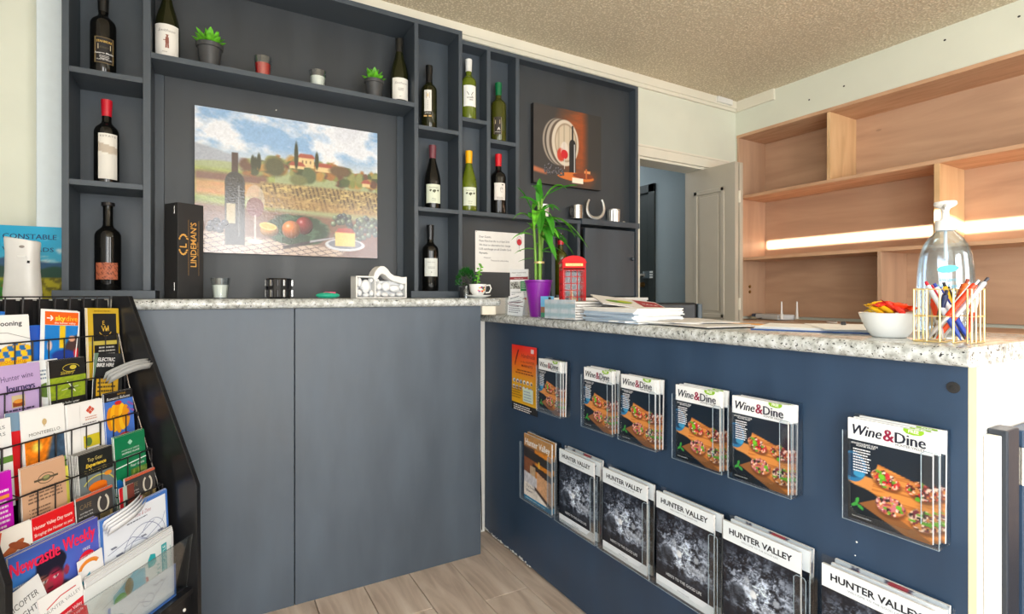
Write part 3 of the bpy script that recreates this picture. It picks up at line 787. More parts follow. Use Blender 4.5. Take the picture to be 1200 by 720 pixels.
def barrel(U, V):
    img = np.zeros(U.shape + (3,)) + (58, 54, 52)
    f = fbm(U, V * 3, 10, 4)
    img = mixc(img, ellm(U, V, .72, .62, .32, .48, .8) * (0.35 + .5 * f), (190, 84, 24))
    img = mixc(img, ellm(U, V, .86, .62, .14, .5, 1.0) * .6, (160, 66, 20))
    img = mixc(img, boxm(U, V, .82, 1.2, .2, 1.1, .12), (52, 50, 48))
    for (cx, rx, c) in ((.37, .235, (150, 140, 128)), (.39, .225, (64, 56, 50)), (.41, .22, (168, 158, 146)), (.45, .215, (92, 78, 66)), (.49, .215, (206, 194, 176))):
        img = mixc(img, ellm(U, V, cx, .56, rx, .30, .05), c)
    img = mixc(img, ellm(U, V, .50, .565, .175, .25, .08), (132, 112, 90)); img = mixc(img, ellm(U, V, .50, .565, .165, .235, .12), (198, 182, 158))
    img = img * (1 - .12 * (ellm(U, V, .5, .565, .165, .235)[..., None] * (np.sin(70 * U)[..., None] > .6)))
    img = mixc(img, ellm(U, V, .42, .40, .06, .085, .3), (190, 60, 40))
    # glass of red wine
    img = mixc(img, ellm(U, V, .475, .46, .062, .115, .08) * .5, (226, 220, 220)); img = mixc(img, ellm(U, V, .475, .41, .056, .06, .08), (196, 26, 34))
    img = mixc(img, boxm(U, V, .47, .48, .22, .36), (200, 196, 190))
    # bottle
    img = mixc(img, boxm(U, V, .592, .618, .58, .80), (20, 20, 22)); img = mixc(img, ellm(U, V, .605, .55, .052, .07, .1), (24, 24, 26))
    img = mixc(img, boxm(U, V, .553, .657, .16, .56), (22, 22, 24)); img = mixc(img, boxm(U, V, .63, .644, .17, .56), (214, 214, 214))
    # board
    img = mixc(img, ellm(U, V, .66, .135, .30, .055, .08), (206, 112, 46)); img = mixc(img, boxm(U, V, .60, .78, .055, .125), (240, 226, 206))
    img = mixc(img, ellm(U, V, .78, .16, .17, .035, .1), (122, 56, 30)); img = mixc(img, boxm(U, V, .80, .90, .20, .235), (226, 150, 90))
    img = mixc(img, boxm(U, V, .82, .845, .13, .26), (188, 96, 50)); img = mixc(img, polym(U, V, [(-.05, .15), (.2, .12), (.2, .17), (-.05, .22)], .03), (176, 104, 70))
    rg = random.Random(4)
    for i in range(60):
        x = .16 + rg.random() * .30; y = .13 + rg.random() * .14 * (1 - (x - .16) * 1.5)
        img = ball_img(img, U, V, x, y, .014, .014, (92, 90, 96))
    return img
pt = thing('canvas_painting', 'large landscape painting of a hillside villa, fruit and cheese above the bench', 'painting', (-0.045, 2.50, 1.356))
MB().box(0, 0.750, 0.002, 0.024, 0, 0.60).build('canvas_panel', plain('panel_edge', rgb(40, 44, 50), 0.5), pt)
Print().raster(0, 0, 0.750, 0.60, 300, 240, tuscany).build('picture', pt, M['canvas'], (0, 0.002, 0))
pt = thing('canvas_painting', 'small dark canvas of a barrel, wine glass and bottle in the right-hand recess', 'painting', (1.521, 2.388, 1.790))
MB().box(0, 0.467, 0.001, 0.029, 0, 0.43).build('canvas_panel', M['black_matte'], pt)
Print().raster(0, 0, 0.467, 0.43, 180, 166, barrel).build('picture', pt, M['print_matte'], (0, 0.001, 0))
MB().tube([(0.262, 2.520, 1.995), (0.262, 2.526, 1.995)], 0.003, 8).build('nail', M['steel'], None)
tag(bpy.data.objects['nail'], 'small bright nail in the board just above the villa painting', 'nail')

# ------------------------------------------------------------------ notice
nt_ = thing('notice', 'white typed notice with a wine glass clip, pinned behind the bamboo plant', 'notice', (1.190, 2.426, 1.300), rot=(0, 0, 0))
MB().box(0, 0.296, 0.0004, 0.0012, 0, 0.212).build('sheet', M['paper'], nt_)
P = Print()
for i, (t, w) in enumerate((('Dear Guests,', .070), ('Please Note from the 1st of April 2018', .178), ('We have no alternative but charge', .186), ('1.5% surcharge on all Credit Card', .190), ('Payments.', .050))):
    P.text(t, 0.022, 0.178 - i * 0.021, 0.0145, (96, 98, 108), width=w, bold=0.005, shear=0.1)
P.text('- Management', 0.045, 0.072, 0.010, (96, 98, 108), width=.045, shear=.1); P.text('Thank you for understanding', 0.090, 0.057, 0.011, (96, 98, 108), width=.105, shear=.1)
P.ell(0.262, 0.172, 0.016, 0.024, (232, 222, 224)); P.ell(0.262, 0.165, 0.0145, 0.017, (196, 36, 52)); P.rect(0.2612, 0.118, 0.2628, 0.150, (120, 110, 112)); P.ell(0.262, 0.118, 0.012, 0.0022, (120, 110, 112))
P.ring(0.262, 0.172, 0.0165, 0.0245, 0.0012, (110, 70, 80))
P.build('print', nt_, M['print_matte'])
MB().ball((0.006, -0.001, 0.207), 0.002, 0.001, 0.002).build('pin', M['steel'], nt_)

# ================================================================== BUILT-IN PLYWOOD SHELVES
ws = thing('plywood_shelving', 'built-in pinkish plywood shelving along the right wall', 'shelving', (3.45, 0, 1.0))
def wbx(name, x0, x1, y0, y1, z0, z1, mat='ply', bev=0.0012, par=None):
    return MB().box(x0 - 3.45, x1 - 3.45, y0, y1, z0 - 1.0, z1 - 1.0).build(name, M[mat], par or ws, bevel=bev)
Y0w = -1.6
wbx('back_panel', 3.765, 3.785, Y0w, 2.565, 1.02, 2.376)
wbx('top_board', 3.44, 3.764, Y0w, 2.565, 2.356, 2.378, 'ply_edge')
wbx('shelf', 3.45, 3.764, Y0w, 2.548, 1.900, 1.922, 'ply_edge')
wbx('shelf', 3.45, 3.764, Y0w, 2.548, 1.438, 1.460, 'ply_edge')
wbx('side_panel', 3.445, 3.764, 2.548, 2.565, 1.02, 2.356, 'ply_side')
wbx('upright', 3.452, 3.764, 1.885, 1.906, 1.922, 2.356, 'ply_v')
wbx('upright', 3.452, 3.764, 1.303, 1.330, 1.460, 1.900, 'ply_v')
wbx('upright', 3.452, 3.764, 1.590, 1.612, 1.02, 1.438, 'ply_side')
wbx('upright', 3.452, 3.764, -0.02, 0.0, 1.02, 2.356, 'ply_v')
wbx('desk_top', 3.28, 3.764, Y0w, 2.50, 0.975, 1.0, 'ply')
wbx('base_panel', 3.32, 3.34, Y0w, 2.50, 0.0, 0.975, 'ply')
for (y, z) in ((2.546, 1.245), (2.546, 1.205)):
    MB().tube([(0.12, y, z - 1), (0.12, y - 0.004, z - 1)], 0.012, 14).build('screw_cup', M['brass'], ws)
hk = MB()
for (y, z) in ((1.28, 2.56), (2.02, 2.475), (1.80, 2.49), (0.98, 2.55)):
    hk = MB().ball((3.449, y, z), 0.002, 0.006, 0.005)
    tag(hk.build('wall_hook', M['black_metal'], None), {1.28: 'dark nail hole high on the right wall nearest the ceiling edge', 2.02: 'dark mark on the right wall nearest the corner', 1.80: 'dark mark on the right wall second from the corner', 0.98: 'dark mark on the right wall at the frame edge'}[y], 'mark')

# ------------------------------------------------------------------ router on the plywood desk
rt = thing('router', 'pale grey wireless router with two white aerials on the plywood desk', 'router', (3.55, 2.33, 1.0), R(-20))
MB().box(-0.07, 0.07, -0.125, 0.125, 0.004, 0.042).build('case', M['pale_grey'], rt, bevel=0.009, seg=3)
for y in (-0.128, 0.02):
    an = MB().tube([(-0.06 if y < -.1 else 0.06, y - 0.004, 0.02), (-0.06 if y < -.1 else 0.06, y - 0.025, 0.02)], 0.006, 10)
    x = -0.06 if y < -.1 else 0.06
    if y > -.1: y = -0.128
    an = MB().tube([(x, y, 0.02), (x, y - 0.022, 0.02)], 0.006, 10).tube([(x, y - 0.024, 0.014), (x, y - 0.024, 0.05), (x, y - 0.024, 0.075), (x, y - 0.024, 0.135)], [0.0085, 0.008, 0.006, 0.0045], 10)
    an.build('aerial', M['whitewash'], rt, smooth=True)
MB().tube([(-0.07, 0.05, 0.012), (-0.11, 0.06, 0.004), (-0.16, 0.09, 0.003), (-0.21, 0.15, 0.003)], 0.003, 6).build('lead', M['black_metal'], rt, smooth=True)
gz = thing('gadget_box', 'small navy box with a beige lid beside the router', 'box', (3.57, 2.505 - 0.03, 1.0), R(-20))
MB().box(-0.04, 0.04, -0.035, 0.035, 0.0, 0.018).build('box_base', pm(206, 200, 176), gz, bevel=0.004)
MB().box(-0.035, 0.035, -0.03, 0.03, 0.018, 0.042).build('box_lid', pm(44, 70, 104), gz, bevel=0.004)
tag(MB().box(-0.03, 0.03, -0.012, 0.012, 0, 0.007).build('eraser', M['whitewash'], None, (3.50, 1.90, 1.0), (0, 0, R(80)), bevel=0.002), 'small white slab lying on the plywood desk right of the router', 'eraser')

# ------------------------------------------------------------------ chair behind the counter
ch = thing('office_chair', 'black leatherette chair back showing behind the counter', 'chair', (2.22, 2.00, 0), R(-62 + 30))
MB().box(-0.22, 0.22, -0.22, 0.22, 0.44, 0.52).build('seat', M['leather'], ch, bevel=0.03, seg=3)
bk = MB(); pts = []
MB().box(-0.17, 0.150, 0.20, 0.26, 0.60, 1.135).build('backrest', M['leather'], ch, bevel=0.014, seg=3)
MB().box(0.152, 0.180, 0.195, 0.255, 0.56, 1.13).build('side_rail', pm(84, 98, 108), ch, bevel=0.008)
MB().tube([(0, 0, 0.44), (0, 0, 0.10)], 0.03, 14).build('column', M['black_metal'], ch)
MB().box(-0.05, 0.05, 0.16, 0.22, 0.46, 0.66).build('back_bracket', M['black_metal'], ch)
for k in range(5):
    a = 2 * math.pi * k / 5
    l = MB().tube([(0, 0, 0.10), (0.26 * math.cos(a), 0.26 * math.sin(a), 0.065)], [0.025, 0.015], 8).build('foot', M['black_metal'], ch)
    MB().tube([(0.26 * math.cos(a) - 0.012, 0.26 * math.sin(a), 0.03), (0.26 * math.cos(a) + 0.012, 0.26 * math.sin(a), 0.03)], 0.03, 14).build('castor', M['black_matte'], l)

# ================================================================== BOTTLES
def prof_bordeaux(h, r):
    return [(0, 0.004), (r * .7, 0.0), (r * .95, 0.002), (r, 0.008), (r, h * .60), (r * .985, h * .635), (r * .88, h * .67), (r * .66, h * .70), (r * .46, h * .725), (r * .385, h * .75), (r * .375, h * .955), (r * .42, h * .957), (r * .42, h * .975), (r * .37, h * .978), (r * .37, h), (0, h)]
def prof_burgundy(h, r):
    return [(0, 0.004), (r * .7, 0.0), (r * .95, 0.002), (r, 0.008), (r, h * .42), (r * .97, h * .48), (r * .88, h * .55), (r * .74, h * .62), (r * .58, h * .69), (r * .46, h * .75), (r * .39, h * .80), (r * .37, h * .955), (r * .41, h * .957), (r * .41, h * .975), (r * .36, h * .978), (r * .36, h), (0, h)]
def bottle(x, y, z, h, r, kind, glass, cap, cap_f, label, lab=None, rz=0.0, crown=False):
    """lab = (half angle deg, z0, z1, draw function)"""
    t = thing('wine_bottle', label, 'bottle', (x, y, z), rz, 'bottles on the wine shelving')
    pf = (prof_bordeaux if kind == 'b' else prof_burgundy)(h, r)
    MB().lathe(pf, 32).build('glass_body', M[glass], t, smooth=True)
    if cap is not None:
        z0 = h * (1 - cap_f)
        # follow the glass profile just outside it
        def rad(zz):
            for (ra, za), (rb, zb) in zip(pf[3:], pf[4:]):
                if za <= zz <= zb: return ra + (rb - ra) * ((zz - za) / max(zb - za, 1e-6))
            return pf[-2][0]
        cp = [(rad(z0) + .0006, z0), (rad(z0 + .01) + .0010, z0 + .01), (r * .42 + .0012, h - 0.012), (r * .42 + .0012, h + .0008), (r * .40, h + .0018), (0, h + .002)]
        MB().lathe(cp, 28).build('capsule', cap, t, smooth=True)
    if crown:
        MB().lathe([(r * .43, h - .012), (r * .52, h - .010), (r * .50, h + .002), (0, h + .004)], 22).build('crown_cap', M['black_metal'], t)
    if lab:
        ha, z0, z1, fn = lab
        W = R(ha) * r
        P = Print(0.00035); fn(P, -W, W, z0, z1)
        P.build('paper_label', t, M['print_matte'] if fn not in DARKL else M['print'], wrap=r + 0.0004)
    return t
DARKL = set()
def grid(P, x0, x1, z0, z1, col, nx=18, ny=3):
    """subdivided base so the label follows the round glass"""
    P.raster(x0, z0, x1, z1, nx, ny, lambda U, V: np.zeros(U.shape + (3,)) + col)
def L_merlot(P, a, b, c, d):
    P.raster(a, c, b, d, 22, 26, lambda U, V: mixc(mixc(np.zeros(U.shape + (3,)) + (24, 22, 22), ((U < .05) | (U > (b - a) / (d - c) - .05) | (V < .03) | (V > .97)).astype(float) * .8, (150, 128, 84)), 0 * U, (0, 0, 0)))
    P.text('STANMORE', 0, d - .020, .011, (206, 170, 84), 'C', .02, width=(b - a) * .78)
    P.rect(-.019, d - .045, .019, d - .026, (214, 204, 176)); P.text('Estate', 0, d - .041, .011, (90, 80, 60), 'C', .0, .3)
    P.text('Reserve Merlot', 0, d - .062, .009, (220, 220, 220), 'C', .02, .3); P.greek(-.015, d - .070, .015, 3, .005, (190, 190, 190), seed=3, center=True)
    P.text('HUNTER VALLEY', 0, c + .010, .006, (210, 210, 210), 'C', .02)
def L_dunes(P, a, b, c, d):
    P.raster(a, c, b, d, 24, 40, lambda U, V: mixc(mixc(np.zeros(U.shape + (3,)) + (226, 224, 216), ((V < .80 - .10 * np.sin(3 * U)) & (V > .64 - .10 * np.sin(3 * U + .3))).astype(float), (190, 178, 162)), ((V < .5 + .25 * U)).astype(float) * .5, (214, 212, 206)))
    P.text('ESTATE', 0, d - .013, .009, (150, 148, 140), 'C', .01, width=(b - a) * .8)
def L_copper(P, a, b, c, d):
    P.raster(a, c, b, d, 40, 34, lambda U, V: mixc(np.zeros(U.shape + (3,)) + (190, 106, 74), (fbm(U, V, 12, 5, 3) > .55) * (np.abs(np.sin(22 * U + 15 * V)) > .5) * .8, (98, 48, 34)))
def L_figure(P, a, b, c, d):
    grid(P, a, b, c, d, (230, 228, 222))
    P.text('Smithson', 0, d - .030, .016, (70, 66, 66), 'C', -.01, .35)
    z = (c + d) / 2 - .012; cl = (140, 84, 70)
    P.ell(0.002, z + .026, .0035, .0045, cl); P.ell(.002, z + .0305, .006, .0015, cl); P.poly([(-.004, z), (.008, z), (.007, z + .022), (-.003, z + .022)], cl)
    P.poly([(-.004, z - .020), (.001, z - .020), (.002, z), (-.003, z)], cl); P.poly([(.003, z - .020), (.008, z - .020), (.007, z), (.002, z)], cl); P.rect(-.010, z + .008, -.003, z + .011, cl)
    P.text('Shiraz', -.006, c + .012, .007, (120, 110, 104), 'C', 0, .3)
def L_script(P, a, b, c, d):
    grid(P, a, b, c, d, (228, 227, 220))
    P.text('Smithson', 0, d - .030, .016, (70, 66, 66), 'C', -.01, .35); P.greek(-.014, (c + d) / 2, .014, 3, .005, (150, 148, 144), seed=4, center=True); P.text('2017', 0, c + .012, .006, (110, 108, 104), 'C')
def L_tall(P, a, b, c, d):
    grid(P, a, b, c, d, (224, 222, 216))
    P.rect(a * .5, d - .040, b * .5, d - .012, (116, 92, 60)); P.ell(0, d - .026, .004, .009, (214, 196, 150))
    for k in range(5): P.rect(-.0015, (c + d) / 2 - .004 - .009 * k, .0015, (c + d) / 2 - .009 * k, (150, 148, 144))
    P.rect(a, c - .018, b, c, (38, 34, 30)); P.text('SEMILLON', 0, c - .012, .006, (220, 220, 214), 'C', .02); P.rect(a, c - .026, b, c - .019, (204, 164, 102))
def L_face(P, a, b, c, d):
    grid(P, a, b, c, d, (232, 234, 230))
    for s in (-1, 1): P.line([(s * .006, d - .050), (s * .013, d - .036), (s * .016, d - .034)], .0028, (40, 40, 40))
    P.line([(.008, d - .052), (.014, d - .062)], .002, (60, 60, 60)); P.text('DOUBLE', 0, c + .040, .008, (40, 40, 40), 'C', .02, .1, ang=.06); P.text('TAKE', .004, c + .029, .008, (40, 40, 40), 'C', .02, .1, ang=.06)
def L_dark(P, a, b, c, d):
    grid(P, a, b, c, d, (44, 38, 34)); P.line([(a * .9, c + .003), (b * .9, c + .003), (b * .9, d - .003), (a * .9, d - .003), (a * .9, c + .003)], .0012, (190, 170, 130))
    P.rect(a * .6, d - .036, b * .6, d - .016, (206, 188, 148)); P.text('A', .006, c + .022, .020, (210, 206, 200), 'C', .03); P.text('VERDELHO', 0, c + .010, .006, (200, 196, 190), 'C', .02)
def L_vine(P, a, b, c, d):
    grid(P, a, b, c, d, (216, 224, 204))
    P.text('Gartelmane', 0, d - .020, .012, (120, 122, 110), 'C', .0, .1, width=(b - a) * .6)
    for (x, z, s) in ((-.016, d - .030, .006), (0.002, d - .033, .009), (.020, d - .030, .006)):
        P.ell(x, z, s, s * .7, (74, 78, 58), 9, .3); P.poly([(x - s * .7, z), (x + s * .7, z), (x, z - s * 1.3)], (84, 88, 64))
    P.text('Shiraz', 0, c + .018, .008, (90, 92, 80), 'C', 0, .3); P.greek(-.012, c + .010, .012, 1, .004, (150, 154, 140), seed=2, center=True)
def L_sketch(P, a, b, c, d):
    grid(P, a, b, c, d, (226, 222, 216))
    P.ring(.008, (c + d) / 2 + .006, .008, .010, .0012, (110, 106, 104), 20, 320); P.ring(.006, (c + d) / 2 + .016, .006, .005, .0012, (60, 58, 58)); P.ell(.012, d - .010, .005, .003, (50, 48, 48))
    P.greek(-.018, c + .012, .018, 2, .006, (140, 138, 134), seed=6)
def L_plain(P, a, b, c, d):
    grid(P, a, b, c, d, (214, 218, 214)); P.text('Cellar Door', 0, d - .022, .008, (120, 122, 122), 'C', 0, .3); P.greek(-.018, (c + d) / 2, .018, 2, .006, (150, 152, 152), seed=8, center=True); P.ell(0, c + .020, .002, .003, (120, 120, 120))
F_blk = pm(18, 18, 18, .35)
BT = [
 (-0.334, 2.445, 1.983, .315, .0395, 'b', 'glass_black', F_blk, .22, 'black wine bottle with a dark gold-trimmed label, top left compartment', (44, .045, .140, L_merlot), R(12)),
 (-0.324, 2.445, 1.588, .315, .0385, 'b', 'glass_black', pm(196, 24, 44, .35), .19, 'dark bottle with a red capsule and pale dune label, left column', (46, .018, .185, L_dunes), R(14)),
 (-0.320, 2.445, 1.197, .325, .0405, 'b', 'glass_black', None, 0, 'black crown-capped bottle with a copper label in the bottom left compartment', (52, .040, .102, L_copper), R(0)),
 (-0.136, 2.455, 2.084, .315, .0425, 'u', 'glass_dark_green', pm(20, 20, 20, .35), .2, 'dark green bottle with a standing figure on its white label', (62, .018, .140, L_figure), R(0)),
 (0.795, 2.445, 2.084, .320, .0425, 'u', 'glass_dark_green', pm(30, 30, 28, .3), .2, 'dark green bottle with a cream script label, right end of the long shelf', (58, .020, .122, L_script), R(-8)),
 (0.942, 2.435, 1.985, .320, .0385, 'b', 'glass_dark_green', F_blk, .27, 'dark bottle with a narrow tall white label under a black capsule', (27, .086, .190, L_tall), R(-30)),
 (1.140, 2.400, 2.061, .305, .0385, 'b', 'glass_green', pm(226, 228, 226, .35), .20, 'green glass bottle with a white capsule and a winking face label', (52, .060, .165, L_face), R(-14)),
 (1.312, 2.402, 1.975, .308, .0405, 'b', 'glass_olive', pm(6, 104, 60, .35), .21, 'olive glass bottle with a green capsule and small black label', (30, .032, .122, L_dark), R(-34)),
 (0.960, 2.435, 1.598, .318, .0405, 'u', 'glass_black', pm(112, 58, 68, .35), .20, 'dark bottle with a mauve capsule and a pale vine label', (56, .030, .122, L_vine), R(-12)),
 (1.142, 2.402, 1.600, .305, .0405, 'u', 'glass_green', pm(244, 176, 10, .35), .20, 'yellow-green bottle with a yellow capsule and pale vine label', (52, .026, .118, L_vine), R(-16)),
 (1.312, 2.402, 1.600, .312, .0395, 'b', 'glass_black', pm(206, 16, 34, .35), .20, 'dark bottle with a bright red capsule and white sketch label', (46, .070, .158, L_sketch), R(-14)),
 (0.948, 2.435, 1.199, .324, .0405, 'b', 'glass_black', pm(22, 24, 26, .3), .22, 'dark bottle with a plain grey-white label in the bottom compartment', (50, .072, .160, L_plain), R(-12)),
]
for b in BT:
    t = bottle(*b[:9], b[9], b[10], b[11], crown=(b[7] is None))
    if b[9].startswith('dark bottle with a plain'):
        MB().lathe([(.0155, 0), (.0158, .022)], 24, (0, 0, .262)).build('neck_band', M['whitewash'], t)
bottle(1.712, 2.408, 1.180, .345, .0375, 'b', 'glass_olive', pm(28, 24, 24, .3), .20, 'green bottle with a red neck band behind the telephone box', None, 0)
t = [o for o in COL.objects if o.name.startswith('wine_bottle')][-1]
MB().lathe([(.0165, 0), (.0168, .024)], 24, (0, 0, .282)).build('neck_band', pm(200, 30, 44), t)
tag(MB().box(1.66, 1.77, 2.375, 2.44, 1.166, 1.1795).build('bottle_riser', M['unit'], None), 'small riser block under the bottle behind the telephone box', 'block')

# ================================================================== SMALL THINGS ON THE SHELVES
def succulent(x, y, z, label, sc=1.0, seed=1):
    t = thing('potted_succulent', label, 'plant', (x, y, z), 0, 'potted succulents on the long shelf')
    MB().lathe([(0, 0), (.033 * sc, 0), (.043 * sc, .078 * sc), (.047 * sc, .080 * sc), (.049 * sc, .095 * sc), (.044 * sc, .095 * sc), (.042 * sc, .084 * sc), (0, .084 * sc)], 30).build('pot', M['pot_dark'], t, smooth=True)
    rg = random.Random(seed)
    for ringi, (n, tilt, L) in enumerate(((8, 24, .066), (6, 48, .072), (5, 72, .070))):
        for k in range(n):
            a = 2 * math.pi * (k + .4 * ringi) / n + rg.uniform(-.15, .15); ti = R(tilt + rg.uniform(-6, 6)); L_ = L * sc * rg.uniform(.9, 1.1)
            d = Vector((math.cos(a) * math.cos(ti), math.sin(a) * math.cos(ti), math.sin(ti)))
            side = Vector((-math.sin(a), math.cos(a), 0)); nn = d.cross(side)
            mb = MB(); prof = [(0, .35), (.3, .85), (.6, 1.0), (.85, .6), (1, .02)]
            v = []; f = []; m = 6
            for (tt, w) in prof:
                for q in range(m):
                    an = 2 * math.pi * q / m
                    v.append(tuple(Vector((0, 0, .088 * sc)) + d * (tt * L_) + side * (.0145 * sc * w * math.cos(an)) + nn * (.005 * sc * w * math.sin(an))))
            for i in range(len(prof) - 1):
                for q in range(m):
                    f.append((i * m + q, i * m + (q + 1) % m, (i + 1) * m + (q + 1) % m, (i + 1) * m + q))
            mb.add(v, f).build('leaf', M['leaf_bright'], t, smooth=True)
    return t
succulent(0.008, 2.42, 2.084, 'bright green succulent in a dark pot at the left of the long shelf', 1.0, 3)
succulent(0.668, 2.425, 2.084, 'smaller bright green succulent in a dark pot at the right of the long shelf', .93, 5)
def jar_candle(x, y, z, r0, r1, h, fill, wax, label, name='jar_candle'):
    t = thing(name, label, 'candle', (x, y, z))
    MB().lathe([(0, .001), (r0, .001), (r1, h), (r1 - .002, h), (r0 - .002, .004), (0, .004)], 32).build('glass', M['glass_clear'], t, smooth=True)
    f = fill; rm = r0 + (r1 - r0) * f
    MB().lathe([(0, .0045), (r0 - .003, .0045), (rm - .003, h * f), (0, h * f)], 32).build('wax', M[wax], t, smooth=True)
    MB().tube([(0, 0, h * f), (0.001, 0, h * f + .010)], .0012, 6).build('wick', M['black_matte'], t)
    return t
jar_candle(0.200, 2.415, 2.084, .029, .035, .085, .68, 'wax_red', 'red candle in a clear glass on the long shelf')
jar_candle(0.418, 2.415, 2.084, .031, .037, .073, .66, 'wax_white', 'small white candle in a clear glass on the long shelf')
jar_candle(0.041, 2.215, 1.1665, .024, .033, .077, .66, 'wax_white', 'white candle in a clear glass beside the black gift box')

# horseshoe, mug, cups on the ledge
P_ = []
for k in range(27):
    t_ = -1 + 2 * k / 26
    a = t_ * R(132)
    P_.append((0.050 * math.sin(a), 0.0, 0.062 - 0.054 * math.cos(a) * (1.0 if math.cos(a) > 0 else 1.5)))
hm = MB().tube(P_, [0.006 + .006 * (1 - abs(-1 + 2 * k / 26)) for k in range(27)], 8)
hh = thing('horseshoe', 'silver horseshoe standing upright on the ledge', 'horseshoe', (1.935, 2.375, 1.6145), R(-24))
hm.build('shoe', M['chrome_dull'], hh, smooth=True)
mg = thing('mug', 'steel mug with a dark handle on the ledge left of the horseshoe', 'mug', (1.812, 2.390, 1.6125), R(0))
MB().lathe([(0, 0), (.034, 0), (.035, .075), (.032, .075), (.031, .004), (0, .004)], 28).build('body', M['steel'], mg, smooth=True)
MB().tube([(-.034, -.01, .062), (-.052, -.012, .058), (-.056, -.012, .035), (-.050, -.012, .014), (-.034, -.01, .010)], .0055, 8).build('handle', M['black_matte'], mg, smooth=True)
cu = thing('fluted_cup', 'fluted pewter cup on the ledge right of the horseshoe', 'cup', (2.083, 2.390, 1.6125))
n = 36; v = []; f = []
for z_, rr in ((0, .034), (.066, .037)):
    for k in range(n): a = 2 * math.pi * k / n; q = rr + (.0016 if k % 2 else -.0006); v.append((q * math.cos(a), q * math.sin(a), z_))
for k in range(n): f.append((k, (k + 1) % n, n + (k + 1) % n, n + k))
f.append(tuple(range(n))[::-1])
MB().add(v, f).lathe([(.0365, .066), (.0395, .068), (.0395, .073), (.034, .073), (.032, .006), (0, .006)], 36).build('body', M['chrome_dull'], cu, bevel=0)
tag(MB().ball((0, 0, .005), .009, .006, .005).build('silver_nugget', M['chrome_dull'], None, (2.155, 2.380, 1.6125)), 'tiny silver nugget beside the fluted cup', 'ornament')
cu = thing('white_cup', 'white patterned cup on the shelf behind the bamboo leaves', 'cup', (1.575, 2.380, 1.6005))
MB().lathe([(0, 0), (.030, 0), (.034, .07), (.031, .07), (.028, .005), (0, .005)], 26).build('body', M['porcelain'], cu, smooth=True)
MB().lathe([(.0335, .030), (.0342, .046)], 26).build('band', M['chrome_dull'], cu)

# ================================================================== THINGS ON THE BENCH TOP
BZ = 1.1665
gb = thing('gift_box', 'tall black wine gift box with gold lettering', 'box', (-0.094, 2.258, BZ), R(30.1))
MB().box(0, .094, 0, .089, 0, .352).build('carton', M['black_matte'], gb, bevel=.0015)
P = Print()
P.text("LINDEMAN'S", .067, .118, .030, (212, 160, 78), ang=math.pi / 2, bold=.01, width=.165)
P.rect(.0385, .085, .0392, .292, (190, 140, 66)); P.rect(.0755, .085, .0762, .292, (190, 140, 66)); P.text('SINCE 1843', .0735, .160, .005, (212, 160, 78), ang=math.pi / 2, width=.05)
P.text('L', .031, .188, .034, (222, 168, 82), ang=math.pi / 2, bold=.015)
for s in (-1, 1):
    for k in range(7):
        a = R(-55 + 18 * k) + (0 if s > 0 else math.pi)
        P.ell(.019 + .018 * math.sin(a) * .9, .199 + .036 * math.cos(a), .0046, .0030, (212, 160, 78), 10, ang=-a + .5 * s)
P.build('gold_print', gb, M['print'], (0, 0, 0))
for z in (.03, .31): MB().box(-.002, 0, .018, .026, z, z + .030).build('clasp', M['steel'], gb, bevel=.001)

cv = thing('crystal_votive', 'black cut-glass candle holder on the bench top', 'candle holder', (.241, 2.215, BZ))
MB().lathe([(0, 0), (.040, 0), (.046, .006), (.0475, .073), (.044, .078), (.041, .074), (.040, .010), (0, .010)], 12).build('bowl', M['crystal'], cv)
for k in range(12):
    a = 2 * math.pi * (k + .5) / 12
    c, s_ = math.cos(a) * .046, math.sin(a) * .046
    MB().box(-.0035, .0035, -.002, .004, 0, .028, Matrix.Translation((c, s_, .006)) @ Matrix.Rotation(a - math.pi / 2, 4, 'Z')).box(-.0035, .0035, -.002, .004, 0, .024, Matrix.Translation((c, s_, .048)) @ Matrix.Rotation(a - math.pi / 2, 4, 'Z')).build('facet', M['steel' if k % 2 else 'crystal'], cv, bevel=.001)
fs_ = thing('ceramic_leaf', 'small turquoise and pink glazed dish on the bench top', 'dish', (.418, 2.19, BZ), R(20))
MB().ball((0, 0, .012), .052, .024, .013, 24, 10).build('dish', M['turquoise'], fs_, smooth=True)
for (a, b, c) in ((-.01, -.008, .022), (.016, .004, .0225), (.006, -.012, .0205)):
    MB().tube([(a - .014, b, c - .002), (a, b + .006, c + .002), (a + .018, b - .004, c + .001)], .0030, 6).build('pink_stroke', pm(220, 90, 130), fs_, smooth=True)

# pebble-filled white holder with a wave-shaped top
pb = thing('pebble_holder', 'white wooden holder filled with white pebbles, with a wave-shaped top rail', 'ornament', (.535, 2.215, BZ), R(8))
fr = MB().box(0, .232, 0, .006, 0, .005).box(0, .232, .055, .061, 0, .005).box(0, .006, 0, .061, 0, .094).box(.226, .232, 0, .061, 0, .094).box(.083, .088, 0, .061, 0, .080)
fr.build('frame', M['whitewash'], pb, bevel=.001)
wave = [(.078, .094), (.084, .112), (.096, .128), (.110, .138), (.126, .138), (.142, .126), (.156, .108), (.172, .098), (.190, .096), (.210, .092), (.232, .093), (.232, .064), (.212, .062), (.190, .070), (.168, .074), (.146, .086), (.132, .100), (.116, .106), (.104, .098), (.098, .086), (.090, .078), (.078, .080)]
MB().prism(wave, 0.0, .061).build('wave_rail', M['whitewash'], pb, bevel=.002)
MB().box(.0, .083, 0.0, .061, .088, .094).build('top_rail', M['whitewash'], pb, bevel=.001)
